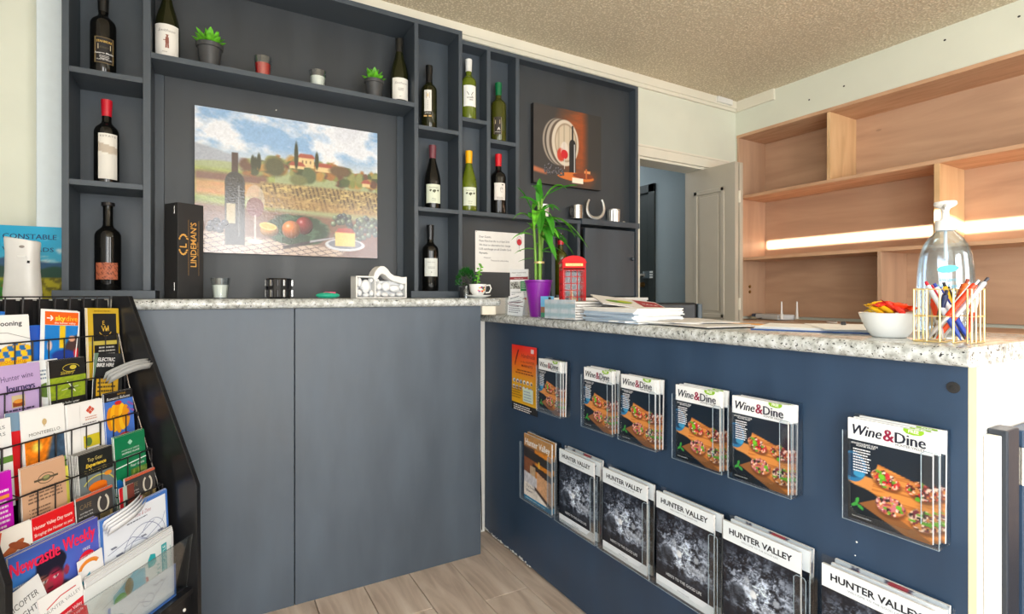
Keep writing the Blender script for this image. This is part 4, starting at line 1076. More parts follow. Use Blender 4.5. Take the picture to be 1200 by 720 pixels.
PB = [(.020, .022, .014, .016), (.020, .068, .013, .020), (.050, .050, .020, .030), (.050, .013, .016, .010), (.074, .020, .009, .016), (.104, .018, .015, .014), (.108, .050, .015, .016), (.142, .050, .020, .022), (.136, .015, .017, .011), (.182, .042, .024, .017), (.170, .012, .014, .009), (.206, .016, .016, .011), (.214, .050, .010, .016), (.100, .076, .010, .008), (.072, .076, .009, .010), (.032, .046, .007, .008)]
for (x, z, a, b) in PB:
    MB().ball((x, .022, z), a, .018, b, 18, 12).build('pebble', M['pebble'], pb, smooth=True)
MB().box(.006, .226, .040, .044, .005, .075).build('backing', M['pebble'], pb)

# poster, dispenser at the far left
ps = thing('valley_book', 'tall book with a blue sky and vineyard valley on its cover', 'book', (-.640, 2.47, BZ), 0, rot=(R(-6), 0, R(-4)))
MB().box(0, .190, 0, .018, 0, .262).build('book_block', M['paper'], ps, bevel=.001)
def valley(U, V):
    img = np.zeros(U.shape + (3,)) + (38, 176, 222)
    img = mixc(img, np.clip((.75 - V) * 1.6, 0, .7), (150, 214, 232)); img = mixc(img, np.clip((fbm(U, V * 2, 6, 3) - .55) * 5, 0, 1) * (V < .85) * (V > .5), (214, 234, 240))
    img = mixc(img, np.clip((.55 + .04 * np.sin(8 * U) - V) * 40, 0, 1), (58, 100, 140)); img = mixc(img, np.clip((.42 + .04 * np.sin(11 * U + 1) - V) * 40, 0, 1), (48, 84, 70))
    img = mixc(img, np.clip((.30 - V) * 40, 0, 1), (190, 178, 40)); img = mixc(img, np.clip((.27 - V) * 20, 0, 1) * (U < .35), (40, 140, 40))
    return mixc(img, (V < .30) * np.clip((fbm(U, V, 22, 5) - .5) * 6, 0, 1), (112, 104, 30))
P = Print().raster(0, 0, .190, .262, 40, 54, valley); P.didone('CONSTABLE', .016, .215, .026, (30, 60, 110), width=.148, k=.014); P.text('VINEYARDS', .016, .170, .022, (30, 60, 110), bold=.005, width=.142)
P.build('cover', ps)
tag(MB().prism([(0, 0), (.040, 0), (.062, .25), (.020, .25)], 0, .002).build('white_card', M['paper'], None, (-.502, 2.485, BZ + .0002), bevel=0), 'narrow white card leaning beside the valley book', 'card')
ds = thing('air_freshener', 'white automatic air freshener standing before the valley book', 'dispenser', (-.523, 2.29, BZ), R(-20))
prf = []
v = []; f = []; n = 24
for z_, w, d_ in ((0, .046, .030), (.02, .047, .032), (.09, .042, .030), (.15, .041, .029), (.19, .044, .030), (.196, .043, .028)):
    for k in range(n):
        a = 2 * math.pi * k / n; c, s_ = math.cos(a), math.sin(a)
        v.append((w * math.copysign(abs(c) ** .55, c), d_ * math.copysign(abs(s_) ** .55, s_), z_ - (.008 * c if z_ > .18 else 0)))
for i in range(5):
    for k in range(n): f.append((i * n + k, i * n + (k + 1) % n, (i + 1) * n + (k + 1) % n, (i + 1) * n + k))
f.append(tuple(5 * n + k for k in range(n)))
MB().add(v, f).build('case', M['whitewash'], ds, smooth=True)
MB().ball((.016, -.029, .170), .008, .002, .0045).build('nozzle', pm(150, 144, 140), ds)
MB().box(.004, .032, -.0325, -.029, .134, .142).build('slot', M['paper'], ds, bevel=.002)
MB().box(.018, .024, -.0318, -.029, .120, .128, Matrix.Rotation(.12, 4, 'Y')).build('led_mark', M['black_matte'], ds)

# teacup planter, bushy plant, glass vial
tc_ = thing('teacup', 'floral porcelain teacup planter with a saucer at the end of the bench', 'teacup', (1.085, 2.185, BZ))
MB().lathe([(0, .003), (.030, 0), (.034, .002), (.058, .010), (.062, .014), (.057, .013), (.034, .006), (0, .006)], 36).build('saucer', M['porcelain'], tc_, smooth=True)
MB().lathe([(0, .008), (.022, .007), (.024, .014), (.036, .030), (.039, .056), (.0405, .064), (.0385, .064), (.035, .034), (0, .030)], 36).build('cup', M['porcelain'], tc_, smooth=True)
MB().tube([(.038, -.008, .058), (.056, -.013, .060), (.062, -.014, .044), (.054, -.012, .026), (.036, -.008, .024)], .0035, 8).build('handle', M['porcelain'], tc_, smooth=True)
MB().lathe([(0, .058), (.037, .058)], 24).build('soil', M['soil'], tc_)
P = Print(0.0002); rg = random.Random(2)
for k in range(16):
    a, b = rg.uniform(-.018, .018), rg.uniform(.026, .050)
    P.ell(a, b, .0045, .004, rg.choice([(206, 40, 50), (220, 110, 120), (60, 130, 60), (226, 160, 60), (90, 60, 120)]), 9)
P.build('floral_print', tc_, M['print'], wrap=.0385)
sp = MB()
sp.tube([(-.005, 0, .055), (.000, 0, .09), (.012, 0, .125), (.018, 0, .155)], [.003, .003, .0025, .002], 6).build('stalk', M['stem'], tc_, smooth=True)
rg = random.Random(9)
for k in range(13):
    z_ = .075 + .0068 * k; a = k * 2.4; x_ = -.004 + max(0, (z_ - .08)) * .28
    MB().ball((x_ + .010 * math.cos(a), .008 * math.sin(a), z_), .0075, .0055, .004, 8, 6).build('leaf', M['leaf_bright'], tc_, smooth=True)
bs = thing('bushy_plant', 'small bushy green plant at the end of the bench behind the teacup', 'plant', (1.075, 2.290, BZ))
MB().lathe([(0, 0), (.028, 0), (.034, .05), (.031, .05), (.028, .046), (0, .046)], 24).build('pot', M['pot_dark'], bs, smooth=True)
bm_ = MB(); rg = random.Random(12)
for k in range(240):
    a, e_ = rg.uniform(0, 2 * math.pi), rg.uniform(-.25, 1.5); q = rg.uniform(.6, 1.0)
    d = Vector((math.cos(a) * math.cos(e_), math.sin(a) * math.cos(e_), math.sin(e_)))
    c = Vector((0, 0, .075)) + Vector((d.x * .050, d.y * .040, d.z * .068)) * q
    sd = d.cross(Vector((rg.random(), rg.random(), rg.random()))).normalized() * .006
    bm_.add([c - sd, c + d * .014, c + sd, c + d * .003 + sd.cross(d) * .4], [(0, 1, 2, 3)])
o = bm_.build('foliage', M['leaf_dark'], bs); o['kind'] = 'stuff'
tag(MB().lathe([(0, 0), (.010, 0), (.010, .035), (.006, .042), (.006, .055), (.0048, .055), (.0048, .042), (.0086, .034), (.0086, .002), (0, .002)], 18).build('glass_vial', M['glass_clear'], None, (1.030, 2.195, BZ), smooth=True), 'tiny clear glass vial left of the teacup', 'vial')

# ================================================================== MAGAZINE HOLDERS ON THE COUNTER FRONT
# local frame: x along the panel to the right (towards the camera), y into the panel, z up
HR = R(-90)
def acrylic_holder(label, y_left, z0, w, h, dpt, group):
    t = thing('acrylic_holder', label, 'holder', (1.2, y_left, z0), HR, group)
    e = .002
    MB().box(0, w, -.004, -.001, 0, h * 1.0).build('back_plate', M['acrylic'], t)
    MB().box(0, w, -dpt, -.004, 0, e).build('base_plate', M['acrylic'], t)
    for x in (0, w - e):
        MB().box(x, x + e, -dpt, -.004, e, h * .80).build('side_plate', M['acrylic'], t)
    hb = .020; wl, wr = .016, .028
    pr = [(0, 0), (w, 0), (w, h * .80), (w - .006, h * .82), (w - wr + .006, h * .82), (w - wr, h * .80), (w - wr, hb + .02), (w - wr - .02, hb), (wl + .01, hb), (wl, hb + .01), (wl, h * .86), (0, h * .86)]
    MB().prism(pr, -dpt - e, -dpt).build('front_plate', M['acrylic'], t, bevel=.0006)
    # rim of the front plate, its bright highlight put in as pale colour
    MB().tube([(w - wr, -dpt - e, hb + .02), (w - wr, -dpt - e, h * .80), (w - wr + .006, -dpt - e, h * .82), (w - .004, -dpt - e, h * .82), (w, -dpt - e, h * .80), (w, -dpt - e, 0), (0, -dpt - e, 0), (0, -dpt - e, h * .86)], .0008, 5).build('edge_highlight', pm(150, 168, 180, .2), t)
    return t
def toast(img, U, V, cx, cy, rx, ry, ang, seed, kind):
    n1 = fbm(U, V, 26, seed, 3); n2 = vnoise(U, V, 34, seed + 7); n3 = vnoise(U + .3, V, 46, seed + 9); n4 = vnoise(U, V + .7, 58, seed + 3)
    m = ellm(U + .03 * (n1 - .5), V + .03 * (n1 - .5), cx, cy, rx, ry, .12, ang)
    img = mixc(img, ellm(U, V, cx + .01, cy - .028, rx * 1.02, ry, .25, ang) * .8, (96, 52, 26))
    img = mixc(img, m, (196, 128, 66))
    a = {0: (196, 40, 46), 1: (196, 108, 120), 2: (206, 186, 170)}[kind]; b = {0: (92, 34, 30), 1: (150, 58, 70), 2: (112, 50, 60)}[kind]
    img = mixc(img, m * np.clip((n2 - .42) * 9, 0, 1), a); img = mixc(img, m * np.clip((n3 - .55) * 9, 0, 1), b)
    img = mixc(img, m * np.clip((n4 - .68) * 10, 0, 1), (238, 206, 190)); img = mixc(img, m * np.clip((vnoise(U, V, 40, seed + 21) - .70) * 12, 0, 1), (40, 32, 34))
    img = mixc(img, m * np.clip((vnoise(U + .5, V, 30, seed + 31) - .72) * 12, 0, 1), (92, 158, 40))
    return img
def food(U, V):
    img = np.zeros(U.shape + (3,)) + (20, 34, 48)
    f = fbm(U * .5, V * 8, 8, 3)
    brd = polym(U, V, [(.0, .36), (.74, -.02), (.74, .50), (.30, .64), (.27, .47), (.0, .44)] if False else [(.20, .26), (.74, .0), (.74, .47), (.27, .60)], .006)
    img = mixc(img, polym(U, V, [(-.05, .39), (.30, .25), (.32, .44), (-.05, .47)], .006), (206, 138, 72))
    img = mixc(img, brd, (212, 138, 66)); img = mixc(img, brd * np.clip((f - .5) * 4, 0, .6), (150, 82, 36))
    img = mixc(img, ellm(U, V, .06, .14, .30, .20, .05), (18, 28, 38))
    img = mixc(img, polym(U, V, [(.10, .17), (.74, -.10), (.74, .02), (.30, .28)], .006) * .7, (186, 112, 52))
    # blue bowl rim behind the copy
    img = mixc(img, ellm(U, V, .04, .52, .13, .15, .05), (36, 112, 160)); img = mixc(img, ellm(U, V, .04, .53, .10, .12, .08), (24, 62, 96)); img = mixc(img, ellm(U, V, .10, .46, .05, .035, .1) * .8, (66, 160, 206))
    for a in ((.335, .470, .125, .074, -.25, 1, 0), (.625, .45, .115, .080, -.15, 5, 0), (.375, .230, .125, .088, .05, 9, 1), (.645, .190, .120, .100, .1, 14, 2)):
        img = toast(img, U, V, *a)
    img = mixc(img, ellm(U, V, .305, .49, .030, .024, .3), (110, 190, 40)); img = mixc(img, ellm(U, V, .445, .24, .022, .018, .3), (96, 180, 40)); img = mixc(img, ellm(U, V, .60, .37, .022, .02, .3), (90, 170, 40))
    for (x, y, a) in ((.085, .19, 1.3), (.06, .145, .6), (.115, .135, -.6)): img = mixc(img, ellm(U, V, x, y, .035, .015, .2, a), (56, 150, 60))
    return img
def wd_cover():
    P = Print(.00018); w, h = .148, .208
    P.raster(0, 0, w, h * .80, 74, 86, lambda U, V: food(U * .80, V * .80 / 1.0))
    P.rect(0, h * .80, w, h, (240, 243, 244)); P.rect(0, h * .79, w, h * .803, (230, 234, 238))
    P.didone('Wine', .009, h * .846, .030, (28, 34, 52), shear=.28, width=.053)
    P.didone('&', .066, h * .842, .034, (148, 24, 64), width=.018)
    P.didone('Dine', .087, h * .846, .030, (28, 34, 52), width=.050)
    P.text('HUNTER VALLEY', .137, h * .818, .0070, (60, 62, 74), 'R', width=.048)
    P.poly([(.102, h), (.136, h), (.136, h * .977), (.131, h * .956), (.119, h * .948), (.107, h * .956), (.102, h * .977)], (140, 190, 40)); P.text('FREE', .119, h * .967, .0085, (250, 252, 240), 'C', .02)
    P.text('2018 RESTAURANT GUIDE', .008, h * .755, .005, (236, 238, 240), bold=.01, width=.050); P.text('HUNTER VALLEY', .018, h * .735, .005, (236, 238, 240), bold=.01, width=.036)
    P.greek(.012, h * .70, .046, 9, .0055, (232, 236, 240), seed=4)
    P.text('hunterwineanddine', .010, h * .035, .0045, (230, 232, 236), width=.036)
    return P
def hv_img(U, V):
    a = fbm(U, V, 9, 21, 5); b = np.abs(fbm(U, V, 16, 33, 4) - .5) * 2; c = fbm(U, V, 40, 5, 3)
    g = np.clip((a - .36) * 2.2 + (b < .07) * .5 + (c - .5) * 1.6, 0, 1)
    vg = np.clip(1.25 - 1.9 * np.sqrt((U - .42) ** 2 + (V - .48) ** 2), 0.05, 1)
    g = g * vg * np.where(V < .22, np.clip((V - .04) * 3, .1, 1), 1)
    img = np.stack([g * 222 + 14, g * 232 + 20, g * 244 + 32], -1)
    img = mixc(img, ellm(U, V, .33, .47, .035, .05, .3), (228, 234, 240)); img = mixc(img, ellm(U, V, .16, .38, .10, .12, .5) * .7, (30, 36, 46))
    # simple seated and reaching figures read as soft pale shapes
    for (x, y, rx, ry, q) in ((.56, .50, .035, .045, .8), (.50, .36, .10, .04, .6), (.64, .36, .05, .10, .5), (.26, .62, .03, .04, .7), (.28, .52, .05, .08, .45), (.46, .30, .14, .02, .6)):
        img = mixc(img, ellm(U, V, x, y, rx, ry, .5) * q, (186, 196, 210))
    return img
def hv_cover():
    P = Print(.00018); w, h = .205, .275
    P.raster(0, h * .11, w, h * .825, 90, 86, lambda U, V: hv_img(U * .75, V))
    P.rect(0, h * .825, w, h, (226, 234, 240)); P.rect(0, 0, w, h * .11, (222, 230, 238))
    P.text('HUNTER VALLEY', w / 2, h * .895, .0205, (24, 32, 44), 'C', .028, width=.168)
    P.text('WELCOME TO THE GOOD LIFE', w / 2, h * .862, .0055, (110, 120, 132), 'C', width=.098)
    P.text("HERE'S TO THE GOOD LIFE", w / 2, h * .155, .0115, (214, 222, 230), 'C', .006, width=.126)
    P.poly([(w / 2 - .007, h * .085), (w / 2 + .007, h * .085), (w / 2 + .004, h * .108), (w / 2 - .004, h * .108)], (214, 222, 230)); P.text('2018 visitor guide', w / 2, h * .055, .006, (130, 140, 150), 'C')
    return P
def brew_img(U, V):
    img = np.zeros(U.shape + (3,)) + (86, 58, 44)
    img = mixc(img, boxm(U, V, .30, .9, .38, .82, .03), (210, 128, 22)); img = mixc(img, boxm(U, V, 0, .32, .42, .74, .04), (128, 74, 40))
    img = mixc(img, boxm(U, V, .62, .9, .5, .9, .02), (226, 150, 30)); img = mixc(img, polym(U, V, [(0, .66), (.8, .60), (.8, .72), (0, .80)], .01), (40, 36, 34))
    img = mixc(img, boxm(U, V, -.1, .8, .82, 1.1, .02), (176, 130, 76)); img = mixc(img, polym(U, V, [(.25, .52), (.8, .42), (.8, .50), (.25, .60)], .01), (30, 26, 24))
    img = mixc(img, boxm(U, V, .40, .44, .5, .66, .01), (220, 180, 60)); img = mixc(img, boxm(U, V, -.1, .8, -.1, .30, .02), (226, 220, 212))
    img = mixc(img, polym(U, V, [(.36, .20), (.8, .08), (.8, .46), (.36, .50)], .01), (206, 158, 116)); img = mixc(img, ellm(U, V, .60, .50, .26, .05, .1, -.15), (60, 44, 36))
    img = mixc(img, boxm(U, V, .17, .32, .36, .55, .01), (186, 160, 130)); img = mixc(img, polym(U, V, [(0, .28), (.36, .24), (.36, .40), (0, .44)], .01), (196, 196, 204))
    img = mixc(img, polym(U, V, [(.30, .22), (.8, .02), (.8, .08), (.30, .27)], .01), (70, 56, 50))
    return img * (.85 + .3 * fbm(U, V, 30, 3)[..., None])
def brew_cover():
    P = Print(.00018); w, h = .205, .275
    P.raster(0, 0, w, h, 60, 80, brew_img)
    P.rect(0, 0, w, h * .07, (20, 128, 176)); P.text('Hunter Valley', .010, h * .845, .036, (236, 238, 240), bold=.02, width=.184)
    P.text('The Newest', .020, h * .20, .017, (84, 90, 110), width=.070); P.text('Brewery', .020, h * .14, .017, (84, 90, 110), width=.050)
    P.greek(.012, h * .03, .195, 1, .008, (196, 226, 240), seed=5)
    return P
def magazine(name, cover, w, h, tk, label, loc, rot, cat='magazine', group=None, front=M['print'], edge='page_edges'):
    t = thing(name, label, cat, loc, 0, group, rot=rot)
    MB().box(0, w, 0, tk, 0, h).build('pages', M[edge], t, bevel=.0004, seg=1)
    cover.build('cover', t, front, (0, -.0002, 0))
    return t
WD = [  # left edge y, holder width, label place
 (1.785, 'in the small holder beside the orange poster'), (1.490, 'in the left of the two paired holders near the poster'),
 (1.297, 'in the right of the two paired holders near the poster'), (1.067, 'in the left holder of the middle pair'),
 (0.880, 'in the right holder of the middle pair'), (0.600, 'in the lone holder nearest the white counter end')]
wd0 = None; wd_back = None
for k, (y, where) in enumerate(WD):
    acrylic_holder('clear acrylic holder for food magazines, ' + ['smallest looking, beside the orange poster', 'left one of the pair near the poster', 'right one of the pair near the poster', 'left one of the middle pair', 'right one of the middle pair', 'alone nearest the white counter end'][k], y + .004, .713, .168, .215, .046, 'holders in the upper row')
    loc = (1.2 - .040, y - .003, .7165); lb = 'front bruschetta-cover magazine ' + where
    if wd0 is None:
        wd0 = magazine('food_magazine', wd_cover(), .148, .208, .0055, lb, loc, (0, 0, HR), group='bruschetta cover magazines'); o = wd0
    else: o = dup(wd0, loc, (0, 0, HR), lb)
    rg = random.Random(k)
    for q in (1, 2):
        dup(wd0, (1.2 - .040 + .0075 * q, y - .003 - .005 * q - .004 * rg.random(), .7165 + .002 * q * (k % 2)), (R(-1.2 * (q == 2)), 0, HR + R((k % 3 - 1) * .6)),
            ['', 'middle', 'rear'][q] + ' bruschetta-cover magazine ' + where, None)
HV = [(1.636, 'second from the left'), (1.382, 'third from the left'), (1.137, 'fourth from the left'), (0.903, 'fifth from the left'), (0.650, 'at the right end')]
acrylic_holder('clear acrylic holder at the left end of the lower row, with the brewery magazine', 1.915, .318, .236, .280, .048, 'holders in the lower row')
bm0 = magazine('brewery_magazine', brew_cover(), .205, .275, .006, 'magazine with a copper brewery photo and blue foot, lower row left end', (1.158, 1.893, .322), (0, 0, HR))
dup(bm0, (1.168, 1.890, .326), (R(-1), 0, HR), 'brewery magazine tucked behind the front one, lower row left end', 'spare brewery magazines')
cP = Print(.0002).raster(0, 0, .205, .272, 40, 54, lambda U, V: mixc(mixc(np.zeros(U.shape + (3,)) + (176, 186, 194), (fbm(U, V, 7, 3) > .48) * .9, (60, 62, 80)), (fbm(U, V, 9, 14) > .60) * .9, (150, 50, 60)))
hv0 = None; cm0 = None
for k, (y, where) in enumerate(HV):
    acrylic_holder('clear acrylic holder for black-and-white magazines, lower row ' + where, y + .022, .318, .244, .280, .048, 'holders in the lower row')
    loc = (1.158, y, .322); lb = 'black-and-white cover magazine in the lower row, ' + where
    if hv0 is None:
        hv0 = magazine('visitor_magazine', hv_cover(), .205, .275, .006, lb, loc, (0, 0, HR), group='black-and-white cover magazines'); o = hv0
    else: o = dup(hv0, loc, (0, 0, HR), lb)
    dup(hv0, (1.169, y - .010, .322 + .002 * (k % 2)), (R(-1.5), 0, HR + R(.8)), 'spare black-and-white magazine behind the front one, lower row ' + where, 'spare visitor magazines ' + where)
    if k in (0, 3, 4):
        cl = ((1.180, y - .012, .332), (R(-1.5), 0, HR))
        if cm0 is None: cm0 = magazine('colour_magazine', cP, .205, .272, .006, 'colour magazine peeping out behind the black-and-white ones, lower row ' + where, *cl)
        else: dup(cm0, *cl, 'colour magazine peeping out behind the black-and-white ones, lower row ' + where)

# orange poster leaflet hung on the panel
op = thing('orange_poster', 'narrow red-to-yellow poster leaflet fixed left of the magazine holders', 'poster', (1.194, 2.058, .668), HR)
MB().box(0, .208, 0, .0035, 0, .290).build('card', M['black_matte'], op)
P = Print(.0002)
P.raster(0, .034, .208, .290, 12, 30, lambda U, V: np.stack([np.full_like(U, 236) + 0 * V, 30 + 150 * np.clip((1 - V) * 1.5, 0, 1) ** .8, 30 + 0 * V], -1))
P.text('Handmade', .082, .238, .026, (120, 24, 20), shear=.3, width=.112); P.text('in the HUNTER', .078, .215, .015, (130, 40, 20), width=.112); P.text('MARKETS', .085, .198, .015, (120, 30, 20), bold=.01, width=.09)
P.line([(.030, .20), (.040, .235), (.058, .270)], .006, (110, 30, 24)); [P.ell(.034 + .006 * q, .215 + .012 * q, .010, .004, (110, 30, 24), 10, .9) for q in range(5)]
P.greek(.03, .178, .19, 2, .012, (150, 70, 20), seed=2, center=True); P.rect(.164, .262, .188, .280, (240, 200, 200))
rg = random.Random(3)
for r_ in range(2):
    for c_i in range(6):
        x = .026 + c_i * .029; z = .132 - r_ * .027
        P.ell(x, z, .011, .009, rg.choice([(236, 236, 232), (210, 220, 236), (226, 200, 180), (170, 180, 210)]), 12); P.ell(x + .003, z - .002, .006, .005, rg.choice([(60, 60, 100), (120, 60, 60), (90, 110, 90)]), 9)
P.greek(.012, .102, .10, 5, .011, (170, 120, 20), seed=4); P.rect(.108, .050, .190, .108, (214, 232, 214)); P.greek(.115, .092, .18, 4, .012, (150, 170, 190), seed=6)
P.greek(.03, .024, .18, 3, .009, (230, 230, 230), seed=7)
P.build('print', op)

# ================================================================== THINGS ON THE RECEPTION COUNTER
CT = 1.0865
# --- wire pen basket
WBX = thing('pen_basket', 'square gold wire basket holding pens at the counter corner', 'basket', (1.234, .423, CT), R(90 + 0))
# basket frame: corner C, front edge towards +Y(left in the photo), depth towards +X
c0 = Vector((1.234, .423)); fdir = Vector((-.045 * .8650 + .072 * .5019, .045 * .5019 + .072 * .8650)).normalized(); ddir = Vector((fdir.y, -fdir.x))
WBX.rotation_euler = (0, 0, math.atan2(-fdir.y, -fdir.x)); WBX.location = (c0.x + fdir.x * .085, c0.y + fdir.y * .085, CT)
bw_, bh_ = .085, .105
rr = .0018
for z_ in (.002, .052, bh_):
    MB().tube([(0, 0, z_), (bw_, 0, z_), (bw_, bw_, z_), (0, bw_, z_)], rr * 1.25, 6, closed=True).build('hoop', M['gold'], WBX, smooth=True)
for k in range(5):
    q = bw_ * k / 4
    for (x, y) in sorted({(q, 0), (q, bw_), (0, q), (bw_, q)}):
        MB().tube([(x, y, .002), (x, y, bh_)], rr, 6).build('wire', M['gold'], WBX)
for k in range(1, 4): MB().tube([(bw_ * k / 4, 0, .002), (bw_ * k / 4, bw_, .002)], rr, 6).build('base_wire', M['gold'], WBX)
def pen(p0, p1, body, tip, clip, label):
    """p in basket coordinates"""
    Rz = WBX.rotation_euler.z; rotm = Matrix.Rotation(Rz, 4, 'Z')
    a = rotm @ Vector(p0) + Vector(WBX.location); b = rotm @ Vector(p1) + Vector(WBX.location)
    t = thing('pen', label, 'pen', tuple(a), 0, 'pens in the gold wire basket')
    d = b - a; t.rotation_euler = d.to_track_quat('Z', 'Y').to_euler(); L = d.length
    MB().lathe([(0, 0), (.0012, .001), (.0026, .010), (.0045, .018), (.0048, .055)], 12).build('grip', tip, t, smooth=True)
    MB().lathe([(.0048, .055), (.0052, .058), (.0052, L * .94), (.004, L - .004)], 12).build('barrel', body, t, smooth=True)
    MB().lathe([(.0028, L - .006), (.003, L + .005), (.0, L + .006)], 10).build('push_button', clip, t, smooth=True)
    MB().box(-.0015, .0015, .0050, .0075, L * .62, L * .95).build('clip', clip, t, bevel=.0006)
pen((.018, .016, .006), (.090, .030, .118), pm(232, 62, 26, .25), pm(210, 210, 214, .2, .6), pm(214, 214, 218, .2, .6), 'orange-red pen leaning to the right edge of the basket')
pen((.028, .026, .006), (.100, .044, .122), pm(206, 210, 216, .2, .5), pm(236, 84, 40, .3), pm(60, 60, 70, .3), 'silver pen with a dark clip, reaching highest over the right corner')
pen((.070, .020, .006), (.010, .034, .116), pm(206, 214, 224, .3), pm(40, 70, 160, .3), pm(190, 24, 50, .3), 'pale pen with a dark red clip leaning to the left edge')
pen((.078, .034, .006), (.020, .046, .112), pm(244, 246, 248, .3), pm(34, 66, 168, .3), pm(36, 60, 150, .3), 'white and blue pen leaning left across the basket')
pen((.066, .050, .006), (.030, .060, .114), pm(240, 190, 20, .3), pm(40, 40, 44, .3), pm(30, 30, 34, .3), 'yellow pen with a black button at the back of the basket')
pen((.030, .058, .006), (.064, .066, .120), pm(240, 110, 20, .3), pm(230, 230, 232, .3), pm(150, 60, 30, .3), 'orange pen standing near the middle of the basket')
pen((.016, .046, .006), (.046, .020, .098), pm(30, 44, 86, .3), pm(120, 100, 70, .4), pm(30, 40, 70, .3), 'short navy pen low in the basket')
pen((.062, .066, .006), (.080, .072, .104), pm(236, 238, 240, .3), pm(200, 40, 40, .3), pm(200, 40, 40, .3), 'white pen with red ends in the back right corner')
pen((.044, .012, .006), (.010, .060, .080), pm(228, 70, 30, .3), pm(214, 214, 214, .2, .5), pm(228, 70, 30, .3), 'short orange pen leaning to the back left corner')

# --- pump bottle of clear gel
sb = thing('pump_bottle', 'large clear pump bottle of hand gel behind the pen basket', 'bottle', (1.520, .563, CT), R(-62))
sb.scale = (1, 1, 1.03)
v = []; f = []; n = 36
pr_ = [(0, .90), (.004, .97), (.012, 1.0), (.05, 1.02), (.10, 1.0), (.15, .96), (.18, .90), (.205, .78), (.222, .60), (.232, .44), (.238, .33), (.246, .30)]
def bottle_shell(k_):
    v = []; f = []
    for (z_, q) in pr_:
        for k in range(n): a = 2 * math.pi * k / n; v.append((.056 * q * k_ * math.cos(a), (.036 if z_ < .18 else .036 * min(1, .46 / max(q, .3) + .35)) * q * k_ * math.sin(a), z_ * (1 if k_ == 1 else .99) + (0 if k_ == 1 else .002)))
    for i in range(len(pr_) - 1):
        for k in range(n): f.append((i * n + k, i * n + (k + 1) % n, (i + 1) * n + (k + 1) % n, (i + 1) * n + k))
    f.append(tuple(range(n))[::-1]); return MB().add(v, f)
bottle_shell(1.0).build('bottle', M['gel'], sb, smooth=True)
bottle_shell(.93).build('gel', M['gel'], sb, smooth=True)
rg = random.Random(6)
for k in range(26):
    a = rg.uniform(0, 6.28); MB().ball((.040 * math.cos(a) * rg.uniform(.6, 1), .022 * math.sin(a), rg.uniform(.12, .215)), *([rg.uniform(.0012, .003)] * 3), 8, 6).build('bubble', M['glass_clear'], sb, smooth=True)
MB().lathe([(.0185, .240), (.0195, .242), (.0195, .262), (.018, .264), (.009, .266), (.009, .270)], 24).build('collar', M['whitewash'], sb, smooth=True)
MB().lathe([(.0075, .268), (.007, .292)], 16).build('stem', M['whitewash'], sb, smooth=True)
MB().tube([(0, .014, .296), (0, -.004, .296), (0, -.020, .294), (0, -.030, .288)], [.0085, .010, .0065, .005], 12).lathe([(.007, .284), (.009, .290), (.019, .296), (.0225, .300), (.0215, .306), (0, .307)], 24).build('pump_head', M['whitewash'], sb, smooth=True)
MB().tube([(0, 0, .24), (.002, 0, .02)], .0035, 10).build('dip_tube', M['whitewash'], sb, smooth=True)
P = Print(.0003)
P.ell(0, .150, .020, .008, (60, 186, 206), 20, .1); P.text('instant', 0, .122, .012, (60, 160, 190), 'C'); P.text('hand gel', 0, .108, .012, (60, 160, 190), 'C'); P.greek(-.02, .095, .02, 4, .008, (150, 200, 216), seed=3, center=True)
P.build('label_print', sb, M['print'], (0, -.0375, 0))

# --- bowl of sweets
bo = thing('sweet_bowl', 'white ribbed bowl full of wrapped sweets', 'bowl', (1.3145, .590, CT))
pf = [(0, .003), (.030, 0), (.034, .002)]
for k in range(9): q = k / 8; pf.append((.036 + .021 * q ** .8 + (.0008 if k % 2 else 0), .006 + .046 * q))
pf += [(.0585, .054), (.056, .0545), (.053, .050), (.034, .008), (0, .008)]
MB().lathe(pf, 40).build('bowl', M['porcelain'], bo, smooth=True)
rg = random.Random(21)
cols = [((236, 70, 24), 'orange'), ((246, 206, 30), 'yellow'), ((226, 50, 36), 'red'), ((240, 84, 24), 'orange'), ((248, 190, 30), 'yellow')]
for k in range(20):
    a = k * 2.4; q = .046 * math.sqrt((k + .5) / 20); lay = 0 if k < 12 else 1
    if lay: q *= .55
    cl, cn = cols[k % 5]
    L, Wd = .020, .0085
    sw = MB(); m = 10; v = []; f = []
    sec = [(-1.75, 1.15, .12), (-1.1, .55, .30), (-1.0, .9, .8), (-.5, 1.0, 1.0), (.5, 1.0, 1.0), (1.0, .9, .8), (1.1, .55, .30), (1.75, 1.15, .12)]
    for (x, wy, wz) in sec:
        for j in range(m): t_ = 2 * math.pi * j / m; v.append((x * L * .62, Wd * wy * math.cos(t_), Wd * .6 * wz * math.sin(t_)))
    for i in range(len(sec) - 1):
        for j in range(m): f.append((i * m + j, i * m + (j + 1) % m, (i + 1) * m + (j + 1) % m, (i + 1) * m + j))
    o = sw.add(v, f).build('wrapped_sweet', pm(*cl, .25), None, smooth=True)
    o.location = (1.3145 + q * math.cos(a), .590 + q * math.sin(a), CT + .0600 + .0100 * lay + .002 * (k % 3)); o.rotation_euler = (rg.uniform(-.5, .5), rg.uniform(-.6, .25), rg.uniform(0, 3.1))
    tag(o, cn + ' wrapped sweet in the white bowl', 'sweet', cn + ' sweets in the bowl')

